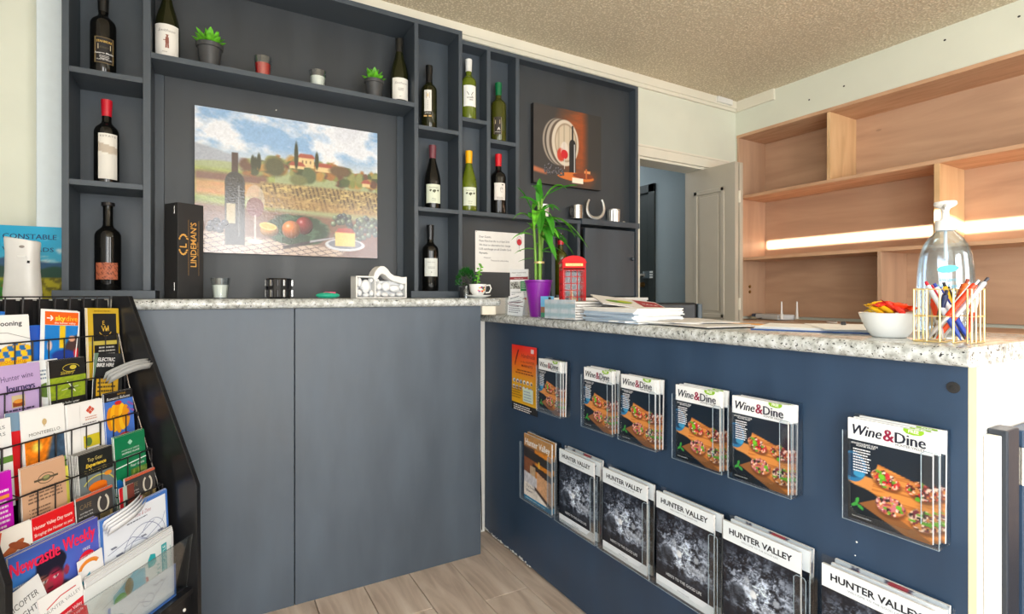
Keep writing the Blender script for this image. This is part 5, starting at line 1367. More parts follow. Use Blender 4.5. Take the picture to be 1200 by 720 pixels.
# --- clipboard and papers
def sheet(name, x, y, w, h, z, rz, mat, label, cat, tk=.0006, group=None):
    o = MB().box(-w / 2, w / 2, -h / 2, h / 2, 0, tk).build(name, mat, None, (x, y, z), (0, 0, R(rz)))
    return tag(o, label, cat, group)
cbd = thing('clipboard', 'blue clipboard with white forms beside the sweet bowl', 'clipboard', (1.430, .800, CT), R(-68))
MB().box(-.155, .155, -.115, .115, 0, .003).build('board', pm(60, 96, 160), cbd, bevel=.001)
for k in range(5): MB().box(-.148, .135, -.105, .105, .0032 + .0012 * k, .0042 + .0012 * k, Matrix.Rotation(R(-1.2 + .8 * k), 4, 'Z')).build('form', M['paper'], cbd)
MB().box(.135, .150, -.03, .03, .003, .012).build('clamp', M['steel'], cbd, bevel=.003)
tag(MB().box(-.012, .012, -.006, .006, 0, .010).build('binder_clip', M['black_metal'], None, (1.530, .800, CT + .0098), (0, 0, R(30)), bevel=.002), 'small black binder clip on the white forms', 'clip')
sheet('loose_sheet', 1.47, .735, .20, .285, CT + .010, -50, M['paper'], 'loose white sheet on the clipboard nearest the sweet bowl', 'paper')
sheet('card', 1.500, 1.05, .10, .26, CT, 12, pm(230, 160, 60, .5), 'orange-yellow sheet standing in for a wood reflection behind the loose sheets', 'paper')  # coloured sheet standing in for wood reflected in the glossy counter top
for k, (x, y, r_) in enumerate(((1.33, 1.16, 10), (1.30, 1.10, -8), (1.29, 1.24, 24), (1.36, 1.20, -25))):
    sheet('newsletter', x, y, .205, .29, CT + .0012 + .0028 * k, r_, M['paper_grey'] if k % 2 else M['paper'], ['lowest of the flat newsletters past the magazine pile', 'second of the flat newsletters, pointing to the sweet bowl', 'third of the flat newsletters, turned most to the left', 'topmost flat newsletter past the magazine pile'][k], 'newsletter', .0022)
# pile of white magazines
rg = random.Random(15)
for k in range(11):
    o = thing('booklet', ['lowest', 'second lowest', 'third lowest', 'fourth lowest', 'fifth lowest', 'middle', 'fifth from the top', 'fourth from the top', 'third from the top', 'second from the top', 'topmost'][k] + ' white booklet in the fanned pile beside the newspapers', 'booklet', (1.275 + rg.uniform(-.006, .006), 1.375 + rg.uniform(-.008, .008), CT + .0045 * k + .001), R(-6 + rg.uniform(-5, 5)), 'white booklets in the fanned pile')
    MB().box(-.100, .100, -.145, .145, 0, .0040).build('pages', M['paper'], o, bevel=.0006, seg=1)
    MB().box(-.101, -.0985, -.145, .145, 0, .0042).build('spine', pm(186, 206, 226), o) if k < 8 else None
# newspapers with a striped fold
def plaid(U, V):
    img = np.zeros(U.shape + (3,)) + (196, 206, 216)
    for (a, b) in ((.12, .30), (.52, .78)): img = mixc(img, boxm(U, V, -1, 9, a, b, .08) * .7, (138, 176, 190))
    img = mixc(img, (np.abs(U % .9 - .45) < .16) * .35, (150, 182, 196)); return img * (.93 + .14 * fbm(U, V, 14, 4)[..., None])
for k in range(7):
    o = thing('newspaper', ['lowest', 'second', 'third', 'fourth', 'fifth', 'sixth', 'topmost'][k] + ' folded newspaper in the pile at the counter edge', 'newspaper', (1.310 + .002 * (k % 2), 1.640 - .003 * (k % 3), CT + .0098 * k + .001), R(-2 + (k % 3)), None)
    sec = [(-.145, .0008), (-.149, .0046), (-.145, .0088)]
    MB().prism([(.145, .0008), (.145, .0088)] + [(x, z) for x, z in sec[::-1]], -.10, .10).build('folded_sheets', M['paper_grey'], o, bevel=.0008, seg=1)
    if k == 6:
        P = Print(.0002); P.raster(-.145, -.10, .145, .10, 40, 28, lambda U, V: mixc(mixc(np.zeros(U.shape + (3,)) + (224, 222, 220), boxm(U, V, .55, 1.0, .15, .55), (120, 160, 50)), boxm(U, V, 1.1, 1.45, 0, 1), (168, 40, 48)))
        P.greek(-.13, .06, .03, 4, .012, (120, 120, 124), seed=3)
        P.build('top_print', o, M['print_matte'], (0, 0, .0092), (R(-90), 0, 0))
o = thing('striped_newspaper', 'newspaper with pale blue bands folded over the front of the pile', 'newspaper', (1.1605, 1.74, CT), R(-90))
MB().box(0, .20, .0006, .0022, .002, .076).build('folded_sheets', M['paper_grey'], o)
Print().raster(0, .002, .20, .076, 30, 16, plaid).build('front_print', o, M['print_matte'])
o = thing('red_flyer', 'newspaper with a red panel sloping off the pile', 'newspaper', (1.37, 1.48, CT + .062), rot=(R(9), R(7), R(-25)))
MB().box(-.13, .13, -.10, .10, 0, .003).build('folded_sheets', M['paper_grey'], o)
P = Print(.0002); P.rect(-.13, -.10, .13, .10, (226, 224, 222)); P.rect(.03, -.085, .125, .08, (160, 34, 44)); P.ell(-.05, -.02, .05, .03, (110, 156, 40)); P.ell(-.02, .0, .03, .025, (196, 206, 60)); P.text('SALE', .078, -.01, .03, (240, 230, 230), 'C', .02)
P.build('top_print', o, M['print_matte'], (0, 0, .0032), (R(-90), 0, 0))

# --- brochure stand with rates card and business cards
br = thing('rates_stand', 'clear stand with a white and red rates brochure and small cards', 'stand', (1.178, 2.075, CT), R(-67))
MB().box(0, .108, .028, .031, 0, .205).build('back_plate', M['acrylic'], br)
MB().box(0, .108, -.012, .031, 0, .003).build('base_plate', M['acrylic'], br)
MB().box(0, .108, -.012, -.010, 0, .085).build('front_plate', M['acrylic'], br)
for x in (0, .106): MB().box(x, x + .002, -.010, .031, 0, .085).build('side_plate', M['acrylic'], br)
rb = magazine('rates_brochure', (lambda P: (P.rect(0, 0, .100, .206, (236, 238, 240)), P.text('SYDNEY TRANSFER RATES', .05, .188, .008, (90, 90, 96), 'C', width=.08), P.text('Information', .05, .178, .006, (110, 110, 110), 'C'), P.rect(0, .160, .100, .172, (150, 50, 60)), P.text('Please take one', .05, .1625, .008, (240, 230, 230), 'C'),
      P.raster(.004, .118, .060, .150, 20, 12, lambda U, V: mixc(np.zeros(U.shape + (3,)) + (196, 200, 196), (fbm(U, V, 6, 3) > .5) * 1.0, (84, 80, 76))), P.rect(.060, .108, .096, .152, (30, 130, 76)), P.greek(.064, .142, .092, 4, .008, (190, 220, 200), seed=1), P.greek(.01, .100, .09, 3, .009, (170, 172, 176), seed=4), P.rect(.03, .070, .06, .078, (40, 70, 150)), P.rect(.062, .070, .092, .078, (190, 40, 60)), P)[-1])(Print(.0002)),
      .100, .206, .006, 'white rates brochure with a red band and green square in the clear stand', (0, 0, 0), (0, 0, 0), 'brochure')
def place_in(par, child, off, rz=0.0, tilt=(0, 0)):
    m = Matrix.Translation(par.location) @ Matrix.Rotation(par.rotation_euler.z, 4, 'Z') @ Matrix.Translation(off) @ Matrix.Rotation(rz, 4, 'Z') @ Matrix.Rotation(tilt[0], 4, 'X') @ Matrix.Rotation(tilt[1], 4, 'Y')
    child.location = m.to_translation(); child.rotation_euler = m.to_euler()
place_in(br, rb, (.004, .018, .0035))
for k, (x, z, a, tt) in enumerate(((.008, .004, 4, 'upright front'), (.012, .018, -8, 'middle tilted'), (.020, .034, -14, 'rear tilted, highest'))):
    P = Print(.0002); P.rect(0, 0, .085, .055, (240, 240, 242)); P.greek(.008, .040, .075, 4, .009, (130, 130, 140), seed=k); P.line([(0, .050 - .01 * k), (.085, .044 - .01 * k)], .003, (110, 40, 70))
    c_ = magazine('business_card', P, .085, .055, .0012, tt + ' small white card at the foot of the rates stand', (0, 0, 0), (0, 0, 0), 'card')
    place_in(br, c_, (x, -.008 + .005 * k, z), 0, (0, R(a)))
pc = thing('postcard_stand', 'small clear stand with a blue and brown postcard beside the purple pot', 'stand', (1.176, 1.800, CT), R(-65))
MB().box(0, .066, .010, .012, 0, .085).box(0, .066, -.008, .012, 0, .002).build('plate', M['acrylic'], pc)
MB().box(0, .066, -.010, -.008, 0, .03).build('front_lip', M['acrylic'], pc)
P = Print(.0002).raster(0, 0, .062, .086, 24, 30, lambda U, V: mixc(mixc(mixc(np.zeros(U.shape + (3,)) + (110, 180, 226), (V < .5).astype(float), (150, 108, 84)), ((V < .22)).astype(float), (40, 140, 110)), ellm(U, V, .5, .45, .08, .3), (60, 66, 90)))
c_ = magazine('postcard', P, .062, .086, .002, 'postcard of blue sky over brown land in the small clear stand', (0, 0, 0), (0, 0, 0), 'postcard')
place_in(pc, c_, (.002, .004, .0025))
bt_ = thing('spray_vial', 'slim dark spray vial standing beside the postcard', 'vial', (1.172, 1.722, CT + .0))
MB().lathe([(0, 0), (.009, 0), (.009, .055), (.005, .066)], 16).build('body', pm(70, 78, 88), bt_, smooth=True); MB().lathe([(.005, .066), (.0055, .070), (.0055, .085), (0, .086)], 14).build('cap', M['black_matte'], bt_, smooth=True)

# --- purple pot with lucky bamboo
pp = thing('bamboo_plant', 'lucky bamboo with long leaves in a tapered purple pot', 'plant', (1.238, 1.905, CT))
n = 4
MB().lathe([(0, 0), (.036, 0), (.058, .148), (.061, .150), (.061, .158), (.057, .158), (.052, .145), (0, .140)], 36).build('pot', M['purple'], pp, smooth=True)
MB().lathe([(0, .143), (.0515, .143)], 24).build('soil', M['soil'], pp)
rg = random.Random(31)
tops = []
for k, (dx, dy, hh_, lean) in enumerate(((-.010, .006, .42, -.02), (.006, -.004, .48, .01), (.016, .008, .40, .03), (-.002, -.014, .46, -.01), (.010, .014, .36, .02))):
    st = MB(); pts = []; rs = []
    for i in range(19):
        q = i / 18; z_ = .12 + (hh_ - .02) * q * .85; pts.append((dx + lean * q * q, dy + lean * .3 * q, z_)); rs.append(.0058 if i % 4 else .0068)
    st.tube(pts, rs, 10).build('cane', M['stem'], pp, smooth=True); tops.append(pts)
MB().lathe([(.022, .230), (.0225, .234), (.022, .238)], 20, (.004, 0, 0)).build('tie', M['gold'], pp)
def bleaf(o, a, L, up, droop, w, mat='leaf'):
    P0 = Vector(o); pts = []; ws = []
    for i in range(9):
        q = i / 8
        r_ = L * (q * math.cos(up) + 0 * q); z_ = L * (q * math.sin(up) - droop * q ** 2.2)
        pts.append(P0 + Vector((r_ * math.cos(a), r_ * math.sin(a), z_))); ws.append(w * (math.sin(math.pi * min(1, q * .86 + .10)) ** .8) * (1 if q < .95 else .2))
    MB().leaf(pts, ws, .35).build('leaf', M[mat], pp, smooth=True)
RT = R(-30)      # screen-right as seen from the room
for (ti, hi, a, L, up, dr, w) in (
    (1, 17, RT, .235, 62, .62, .015), (1, 18, RT + R(10), .20, 35, .25, .016), (0, 17, RT + math.pi, .185, 68, .30, .014), (0, 15, RT + math.pi, .16, 55, .75, .012),
    (3, 17, RT + R(80), .17, 75, .2, .014), (1, 14, RT - R(20), .21, 12, .85, .013), (2, 16, RT + R(12), .185, 38, .95, .015), (2, 14, RT - R(12), .215, 20, .70, .016),
    (3, 15, RT - R(100), .17, 30, .9, .018), (1, 12, RT - R(75), .15, 10, .95, .019), (0, 12, RT + R(170), .115, 28, .6, .013), (3, 11, RT - R(60), .13, -10, .7, .017),
    (0, 9, RT + R(190), .095, 10, .4, .011), (2, 9, RT, .075, 5, .3, .010), (0, 7, RT + R(175), .075, 0, .2, .008), (2, 12, RT + R(20), .16, 40, .7, .015),
    (1, 18, RT - R(120), .14, 50, .5, .017), (3, 17, RT + R(200), .12, 40, .4, .016), (1, 16, RT - R(95), .19, -20, .35, .020), (2, 17, RT - R(80), .16, 15, .8, .017), (4, 15, RT + R(30), .15, 10, .5, .014)):
    bleaf(tops[ti][hi], a, L, R(up), dr, w, 'leaf' if (ti + hi) % 3 else 'leaf_bright')

rg = random.Random(77)
for k in range(18):
    ti = k % 5; hi = rg.choice((9, 11, 13, 15, 16, 17))
    bleaf(tops[ti][hi], RT + rg.uniform(0, 6.28), rg.uniform(.09, .15), R(rg.uniform(0, 65)), rg.uniform(.3, .9), rg.uniform(.011, .017), 'leaf_bright' if k % 3 == 0 else 'leaf')
# --- red telephone box ornament
tb = thing('telephone_box', 'red telephone box ornament with gold lettering on the counter', 'ornament', (1.333, 1.790, CT), R(-27 + 0))
hw = .049
MB().box(-hw - .004, hw + .004, -hw - .004, hw + .004, 0, .012).build('plinth', M['red_enamel'], tb, bevel=.002)
for sx in (-1, 1):
    for sy in (-1, 1):
        MB().box(sx * hw - .006 * (sx > 0) - .0 * (sx < 0), sx * hw + .006 * (sx < 0), sy * hw - .006 * (sy > 0), sy * hw + .006 * (sy < 0), .012, .205).build('corner_post', M['red_enamel'], tb, bevel=.0015)
MB().box(-hw, hw, -hw, hw, .205, .212).box(-hw - .003, hw + .003, -hw - .003, hw + .003, .226, .231).box(-hw, hw, -hw, hw, .212, .226).build('head_band', M['red_enamel'], tb, bevel=.001)
roof = []; N_ = 12
for k in range(N_ + 1): a = math.pi * k / N_; roof.append(((hw + .001) * math.cos(a), .231 + .026 * math.sin(a)))
MB().prism(roof, -hw - .001, hw + .001).build('domed_roof', M['red_enamel'], tb, smooth=True)
for a_ in range(4):
    P = Print(.0003); P.rect(-.036, .2135, .036, .2245, (232, 196, 90)); P.text('TELEPHONE', 0, .2158, .0075, (150, 20, 20), 'C', .01, width=.060)
    P.build('sign', tb, M['print'], rot=(0, 0, a_ * math.pi / 2)).location = (math.sin(a_ * math.pi / 2) * (hw + .0005), -math.cos(a_ * math.pi / 2) * (hw + .0005), 0)
    rotm = Matrix.Rotation(a_ * math.pi / 2, 4, 'Z')
    if a_ < 4:
        fr = MB()
        for x in (-.040, -.014, .012, .037): fr.box(x - .0016 + .001, x + .0026, -hw + .001, -hw + .004, .030, .200, rotm)
        for z_ in (.030, .058, .086, .114, .142, .170, .198): fr.box(-.043, .043, -hw + .001, -hw + .004, z_ - .0015, z_ + .0015, rotm)
        fr.box(-.043, .043, -hw + .001, -hw + .004, .012, .030, rotm).build('glazing_bars', M['red_enamel'], tb)
        MB().box(-.043, .043, -hw + .0045, -hw + .0055, .030, .200, rotm).build('pane', M['thin_glass'], tb)
MB().ball((-.008, -.030, .06), .012, .008, .045, 12, 10).ball((-.010, -.032, .108), .008, .008, .009, 12, 8).ball((.006, -.034, .072), .014, .006, .012, 12, 8).build('figurine', plain('cream_resin', rgb(206, 190, 150), .6, bump=.3), tb, smooth=True)
MB().box(-.035, .035, .010, .016, .02, .19).build('inner_panel', pm(120, 126, 132), tb)

# ================================================================== BROCHURE RACK
RZ = R(54.157)
rk = thing('brochure_rack', 'black floor-standing brochure rack with wire pockets in front of the bench', 'rack', (-.0387, 1.872, 0), RZ)
RM = Matrix.Translation((-.0387, 1.872, 0)) @ Matrix.Rotation(RZ, 4, 'Z')
SW = .524
def side(x0, x1):
    prof = [(0, -.006), (.590, 0), (1.177, .229), (1.177, .285), (.0, .355)]      # (z, y) outline, y grows backwards
    v = [(x0, y, z) for z, y in prof] + [(x1, y, z) for z, y in prof]; n = 5
    return MB().add(v, [tuple(range(n)), tuple(range(2 * n - 1, n - 1, -1))] + [(i, i + n, (i + 1) % n + n, (i + 1) % n) for i in range(n)])
side(.018, .034).build('side_panel', M['black'], rk, bevel=.0012)
side(-SW - .016, -SW).build('side_panel', M['black'], rk, bevel=.0012)
MB().add([(-SW, .300, 1.165), (.018, .300, 1.165), (.018, .225, .30), (-SW, .225, .30), (-SW, .306, 1.165), (.018, .306, 1.165), (.018, .231, .30), (-SW, .231, .30)],
         [(0, 1, 2, 3), (7, 6, 5, 4), (0, 4, 5, 1), (1, 5, 6, 2), (2, 6, 7, 3), (3, 7, 4, 0)]).build('back_board', M['black_matte'], rk)
MB().box(-SW, .018, .012, .30, .262, .278).build('bottom_shelf', M['black'], rk, bevel=.001)
MB().box(-SW, .018, .020, .032, .0, .262).build('kick_board', M['black'], rk, bevel=.001)
MB().ball((-.012, .018, .225), .005, .004, .005, 10, 8).build('white_clip', M['whitewash'], rk)
TIER = {0: (1.175, .275), 1: (1.06, .248), 2: (.94, .225), 3: (.82, .181), 4: (.708, .136), 5: (.60, .100)}
wr_ = .0016
for i, (z, y) in TIER.items():
    hh = .075 if i else .10
    for zz in ((z, z - hh) if i else (z,)):
        MB().tube([(-SW, y, zz), (0, y, zz)], wr_ * (1.35 if zz == z else 1), 6).build('tier_rail', M['black_metal'], rk)
    for k in range(13):
        x = -SW * k / 12
        MB().tube([(x, y, z), (x, y, z - hh), (x, y + .045, z - hh - .004)] if i else [(x, y, z), (x, y + .006, z - .13)], wr_ * (1.5 if k % 3 == 0 else 1.0), 6).build('wire', M['black_metal'], rk)
    if i:
        for k in range(5):
            x = -SW * k / 4
            MB().tube([(x, y, z), (x, y + .048, z + .012), (x, y + .05, z - hh)], wr_, 6).build('divider_wire', M['black_metal'], rk)
    else:
        for k in range(12): 
            x = -SW * k / 12
            MB().box(x - SW / 12 + .006, x - .006, y + .014, y + .016, z - .125, z - .006).build('back_slat', M['black'], rk)
for x in (.0, -SW):
    MB().tube([(x, .246, 1.06), (x, .212, .905), (x, .109, .58)], .0022, 8).build('slanted_rod', M['steel'], rk)
# clear tray along the bottom
tray = MB().add([(-SW, .030, .281), (.012, .030, .281), (.012, .009, .445), (-SW, .009, .445), (-SW, .033, .281), (.012, .033, .281), (.012, .012, .445), (-SW, .012, .445)],
         [(0, 1, 2, 3), (7, 6, 5, 4), (0, 4, 5, 1), (1, 5, 6, 2), (2, 6, 7, 3), (3, 7, 4, 0)])
tray.build('clear_tray_front', M['thin_glass'], rk)
MB().tube([(-SW, .0105, .445), (.012, .0105, .445), (.012, .030, .281)], .0013, 6).build('clear_tray_edge', M['glass_clear'], rk)

def bro(tier, s, w, h, ztop, P, label, roll=0.0, behind=0, tk=.0016, tilt=11.0, dy=0.0, group=None, cat='brochure', name='brochure', edge='paper', jit=.002, blabel=None):
    if tier <= 5: tilt = 4.0; s += .016
    z_i, y_i = TIER[tier] if tier in TIER else {6: (.50, .075), 7: (.44, .020)}[tier]
    th = R(tilt); zb = ztop - h * math.cos(th); y = y_i + .004 + dy + tk + (zb - z_i) * math.tan(th)
    def mat(k, rg=None):
        jx = (rg.uniform(-1, 1) * jit if rg else 0); jz = (rg.uniform(0, 1) * jit * 1.5 if rg else 0)
        m = RM @ Matrix.Translation((-s + jx, y + (tk + .0009) * k, zb + jz)) @ Matrix.Rotation(-th, 4, 'X')
        if roll: m = m @ Matrix.Translation((w / 2, 0, h / 2)) @ Matrix.Rotation(R(roll), 4, 'Y') @ Matrix.Translation((-w / 2, 0, -h / 2))
        return m
    m = mat(0)
    t = magazine(name, P, w, h, tk, label, m.to_translation(), m.to_euler(), cat, group, edge=edge)
    rg = random.Random(int(s * 1000) + tier)
    for k in range(1, behind + 1):
        m = mat(k, rg); dup(t, m.to_translation(), m.to_euler(), blabel or (label.split(',')[0] + ', copy tucked behind'), 'copies behind: ' + label.split(',')[0])
    return t
def base(w, h, col): return Print(.0002).rect(0, 0, w, h, col)
W, Hh = .105, .21
# ---- tier 1
P = base(W, Hh, (240, 242, 242)); P.raster(0, .02, W, .150, 40, 50, lambda U, V: mixc(mixc(mixc(np.zeros(U.shape + (3,)) + (236, 240, 242), (V < .93 - .5 * np.abs(U - .55) ** 1.5).astype(float), (244, 196, 30)), (V < .93 - .5 * np.abs(U - .55) ** 1.5) * (V > .60) * (((U * 9 + V * 2).astype(int) + (V * 9).astype(int)) % 2 == 0), (30, 110, 176)), (V < .45).astype(float), (244, 150, 30)))
P.line([(0, .170), (.05, .168), (W, .150)], .0015, (150, 154, 156)); P.text('Ballooning', .008, .186, .017, (60, 62, 70), bold=.02, width=.078); P.text('Ballooning', .010, .092, .016, (206, 130, 30), width=.082)
bro(1, .352, W, Hh, 1.127, P, 'white and yellow ballooning brochure in the top tier', behind=2, blabel='spare ballooning brochure tucked behind the front one, top tier')
P = base(W, Hh, (36, 112, 206)); P.rect(0, .196, W, .204, (60, 140, 220))
bro(1, .410, W, Hh, 1.145, P, 'plain blue leaflet rising behind the ballooning brochures', roll=7, dy=.014)
P = base(.08, Hh, (28, 100, 196)); P.rect(0, .17, .08, .208, (30, 84, 190))
bro(1, .262, .08, Hh, 1.100, P, 'deep blue leaflet between ballooning and skydive brochures', dy=.010)
P = base(W, Hh, (238, 240, 240)); P.rect(.004, .170, W - .004, .206, (238, 100, 20)); P.raster(.004, .030, W - .004, .169, 44, 56, lambda U, V: mixc(mixc(mixc(mixc(mixc(mixc(np.zeros(U.shape + (3,)) + (24, 128, 214), boxm(U, V, .30, .42, .55, 1.0, .02), (240, 200, 30)), ellm(U, V, .62, .62, .24, .15, .3, .7), (70, 50, 50)), ellm(U, V, .56, .74, .07, .06, .2), (226, 170, 140)), ellm(U, V, .40, .40, .26, .12, .3), (30, 60, 150)), ellm(U, V, .72, .40, .10, .16, .3, .5), (214, 40, 50)), ellm(U, V, .1, .6, .05, .1, .3), (226, 196, 190)))
P.text('sky', .032, .182, .020, (250, 220, 60), bold=.03, width=.030); P.text('dive', .0635, .182, .020, (250, 206, 50), bold=.0, width=.034); P.text('the hunter valley', .030, .173, .008, (250, 236, 226), bold=.01, width=.062)
P.line([(.008, .188), (.024, .188)], .003, (250, 250, 250)); P.line([(.018, .195), (.025, .188), (.018, .181)], .003, (250, 250, 250)); P.line([(W - .004, .17), (W - .016, .05)], .003, (236, 238, 240))
bro(1, .216, W, Hh, 1.137, P, 'orange-topped skydiving brochure in the top tier', roll=5, behind=2, blabel='spare skydiving brochure tucked behind the front one, top tier')
P = base(.108, Hh, (206, 172, 40)); P.rect(.018, .112, .098, .194, (24, 24, 24)); P.rect(.020, .02, .098, .100, (22, 20, 20)); P.rect(.0, .100, .108, .112, (196, 180, 80))
P.text('W', .057, .140, .026, (226, 186, 70), 'C', .0, width=.026); P.text('H', .064, .141, .018, (226, 186, 70), 'C', width=.012); P.text('E', .052, .160, .018, (226, 186, 70), 'C'); P.ring(.057, .146, .022, .018, .0018, (226, 186, 70), 205, 335); P.ring(.057, .150, .024, .024, .001, (200, 160, 60), 210, 330)
P.greek(.028, .090, .092, 7, .010, (180, 180, 176), seed=5, center=True); P.greek(.02, .200, .09, 1, .006, (150, 120, 20), seed=6)
bro(1, .082, .108, Hh, 1.140, P, 'yellow card with a black monogram panel, top tier right', roll=2, behind=2, dy=0, tilt=7, blabel='spare yellow monogram card tucked behind the front one')
# ---- tier 2
P = base(W, Hh, (190, 166, 214)); P.text('Hunter wine', .012, .172, .020, (84, 70, 116), width=.074, arc=.14, ang=0.0) if False else P.text('Hunter wine', .009, .172, .020, (84, 70, 116), width=.078, ang=.07)
P.didone('Journeys', .018, .146, .024, (70, 60, 106), width=.070, ang=.03); P.rect(.030, .106, .062, .136, (206, 190, 150)); P.rect(.032, .108, .060, .120, (150, 70, 30)); P.ell(.046, .121, .012, .005, (224, 150, 60)); P.greek(.012, .098, .095, 9, .0095, (70, 60, 90), seed=9)
bro(2, .345, W, Hh, 1.004, P, 'lilac wine journeys brochure in the second tier', behind=1, blabel='spare lilac brochure tucked behind the front one')
P = base(.08, Hh, (226, 232, 236)); P.greek(.01, .18, .07, 3, .01, (120, 140, 160), seed=3); P.ell(.05, .13, .03, .02, (90, 120, 50))
bro(2, .262, .08, Hh, 1.008, P, 'white leaflet half hidden between the lilac and helicopter brochures', dy=.010)
P = base(W, Hh, (34, 34, 32)); P.raster(0, .105, W, .164, 30, 18, lambda U, V: mixc(np.zeros(U.shape + (3,)) + (150, 172, 40), (fbm(U, V * 3, 5, 3) > .5) * .5, (110, 140, 40)))
P.ring(.062, .186, .024, .010, .0016, (196, 180, 60), 0, 300); P.ell(.068, .187, .010, .006, (200, 184, 60)); P.text('Slattery', .030, .170, .012, (206, 190, 70), shear=.3, width=.040); P.line([(.048, .150), (.070, .120)], .003, (240, 244, 230)); P.line([(.030, .128), (.080, .134)], .0012, (220, 224, 210)); P.ell(.058, .130, .010, .004, (60, 70, 30))
P.text('make helicopter', .014, .090, .009, (220, 222, 220), bold=.01, width=.066); P.text('travel your number 1', .014, .077, .009, (220, 222, 220), bold=.01, width=.08); P.text('choice', .018, .064, .009, (220, 222, 220), width=.03); P.poly([(.05, 0), (W, 0), (W, .09), (.06, .095)], (36, 84, 78)) if False else None
bro(2, .216, W, Hh, 1.003, P, 'black and green helicopter charter brochure in the second tier', behind=3, blabel='spare helicopter brochure tucked behind the front one')
P = base(.100, Hh, (36, 38, 40)); P.text('ELECTRIC', .012, .186, .015, (232, 234, 236), shear=.2, bold=.03, width=.060); P.text('BIKE HIRE', .009, .170, .015, (232, 234, 236), shear=.2, bold=.03, width=.060); P.poly([(0, .12), (.012, .20), (.014, .21), (0, .21)], (110, 140, 120))
P.rect(.010, .085, .085, .135, (222, 176, 40)); P.greek(.014, .12, .08, 3, .012, (90, 70, 40), seed=2); P.text('0491 600 245', .008, .072, .011, (220, 222, 224), bold=.02, width=.07)
bro(2, .092, .100, Hh, 1.006, P, 'dark electric bike hire brochure in the second tier', roll=7, tilt=8)
# bent silver leaflets slumping over the bike brochure
for q in range(3):
    lf = MB(); v = []; f = []
    for i in range(9):
        t_ = i / 8; y_ = .205 - .02 * t_ - .008 * q - .030 * math.sin(math.pi * t_ * .6); z_ = .955 + .028 * t_ + .012 * math.sin(math.pi * t_) - .006 * q
        v += [(-.088 + .10 * t_, y_, z_), (-.092 + .098 * t_, y_ + .006, z_ - .017 - .006 * (1 - t_))]
    for i in range(8): f.append((2 * i, 2 * i + 2, 2 * i + 3, 2 * i + 1))
    o = lf.add(v, f).build('curled_leaflet', pm(150, 152, 152, .4), None, smooth=True, solid=.0012)
    o.matrix_world = RM
    o.location = RM.to_translation(); o.rotation_euler = RM.to_euler()
    tag(o, 'curled grey leaflet slumping over the bike hire brochure, ' + ['front', 'middle', 'rear'][q] + ' of three', 'leaflet')
# ---- tier 3
P = base(W, Hh, (238, 240, 242)); P.text('URS', .062, .186, .012, (110, 114, 120), width=.030); P.text('ORS', .062, .170, .012, (110, 114, 120), width=.030); P.rect(0, .105, W, .120, (96, 140, 60))
bro(3, .455, W, Hh, .888, P, 'white tours brochure cut by the left edge, third tier', behind=1, blabel='spare white tours brochure at the left edge')
P = base(.07, Hh, (206, 26, 34)); P.raster(0, .16, .07, Hh, 12, 10, lambda U, V: mixc(np.zeros(U.shape + (3,)) + (120, 150, 176), (fbm(U, V, 5, 5) > .5) * .8, (60, 80, 110)))
bro(3, .362, .05, Hh, .895, P if False else base(.05, .21, (206, 26, 34)).rect(0, .165, .05, .21, (120, 150, 176)), 'red and blue leaflet showing left of the winery brochure', dy=.008, roll=4)
P = base(.110, Hh, (240, 242, 242)); P.raster(.004, .075, .106, .135, 44, 26, lambda U, V: mixc(mixc(np.zeros(U.shape + (3,)) + (236, 130, 24), ellm(U, V, .5, .7, .2, .2, .8), (250, 220, 90)), np.clip((U - .75 - .3 * V) * 5, 0, 1), (60, 84, 110)) * (.75 + .5 * fbm(U, V, 8, 5)[..., None]))
P.raster(.004, .045, .106, .075, 30, 10, lambda U, V: np.zeros(U.shape + (3,)) + (110, 170, 40)); P.rect(.055, .015, .106, .044, (110, 170, 220)); P.rect(.004, .015, .05, .044, (226, 206, 180))
P.text('MONTEBELLO', .055, .147, .011, (110, 104, 98), 'C', .0, width=.080); P.ell(.055, .176, .006, .008, (206, 180, 130)); P.text('K', .055, .164, .009, (190, 160, 110), 'C')
bro(3, .325, .110, Hh, .892, P, 'white brochure with an orange vineyard photo and crest, third tier', behind=2, blabel='spare white crest brochure tucked behind the front one, third tier')
P = base(.106, Hh, (240, 240, 240)); [P.poly([(.066 + a - .006, .186 + b), (.066 + a, .180 + b), (.066 + a + .006, .186 + b), (.066 + a, .192 + b)], (206, 84, 60)) for a, b in ((0, .006), (0, -.006), (-.007, 0), (.007, 0))]
P.greek(.048, .166, .086, 2, .006, (206, 150, 130), seed=3, center=True); P.greek(.040, .150, .095, 1, .006, (120, 120, 124), seed=2); P.line([(.032, .03), (.034, .205)], .0008, (206, 206, 204)); P.rect(.040, .085, .090, .118, (206, 190, 40)); P.ell(.055, .10, .01, .012, (90, 120, 60))
bro(3, .206, .106, Hh, .884, P, 'white brochure with an orange diamond emblem, third tier', behind=3, blabel='spare white emblem brochure tucked behind the front one, third tier')
P = base(.100, Hh, (72, 118, 206)); P.rect(0, .186, .100, .21, (24, 22, 24)); P.text('Romantic Balloons', .008, .189, .012, (220, 222, 224), shear=.3, width=.082); P.text('BEYOND', .045, .201, .006, (206, 160, 50), width=.03)
for q, cx in enumerate((.018, .030, .044, .058, .070)): P.ell(cx, .135, .014, .046 - .006 * abs(q - 2), [(226, 140, 20), (244, 180, 24), (236, 158, 20), (246, 190, 30), (228, 150, 20)][q])
P.text('Cloud', .020, .134, .014, (130, 60, 20), bold=.01, width=.036); P.ell(.045, .178, .012, .006, (206, 40, 40)); P.ell(.060, .078, .02, .01, (206, 50, 50)); [P.ell(.085 + .01 * math.sin(k * 2), .17 - .006 * k, .004, .003, (150, 90, 170)) for k in range(7)]
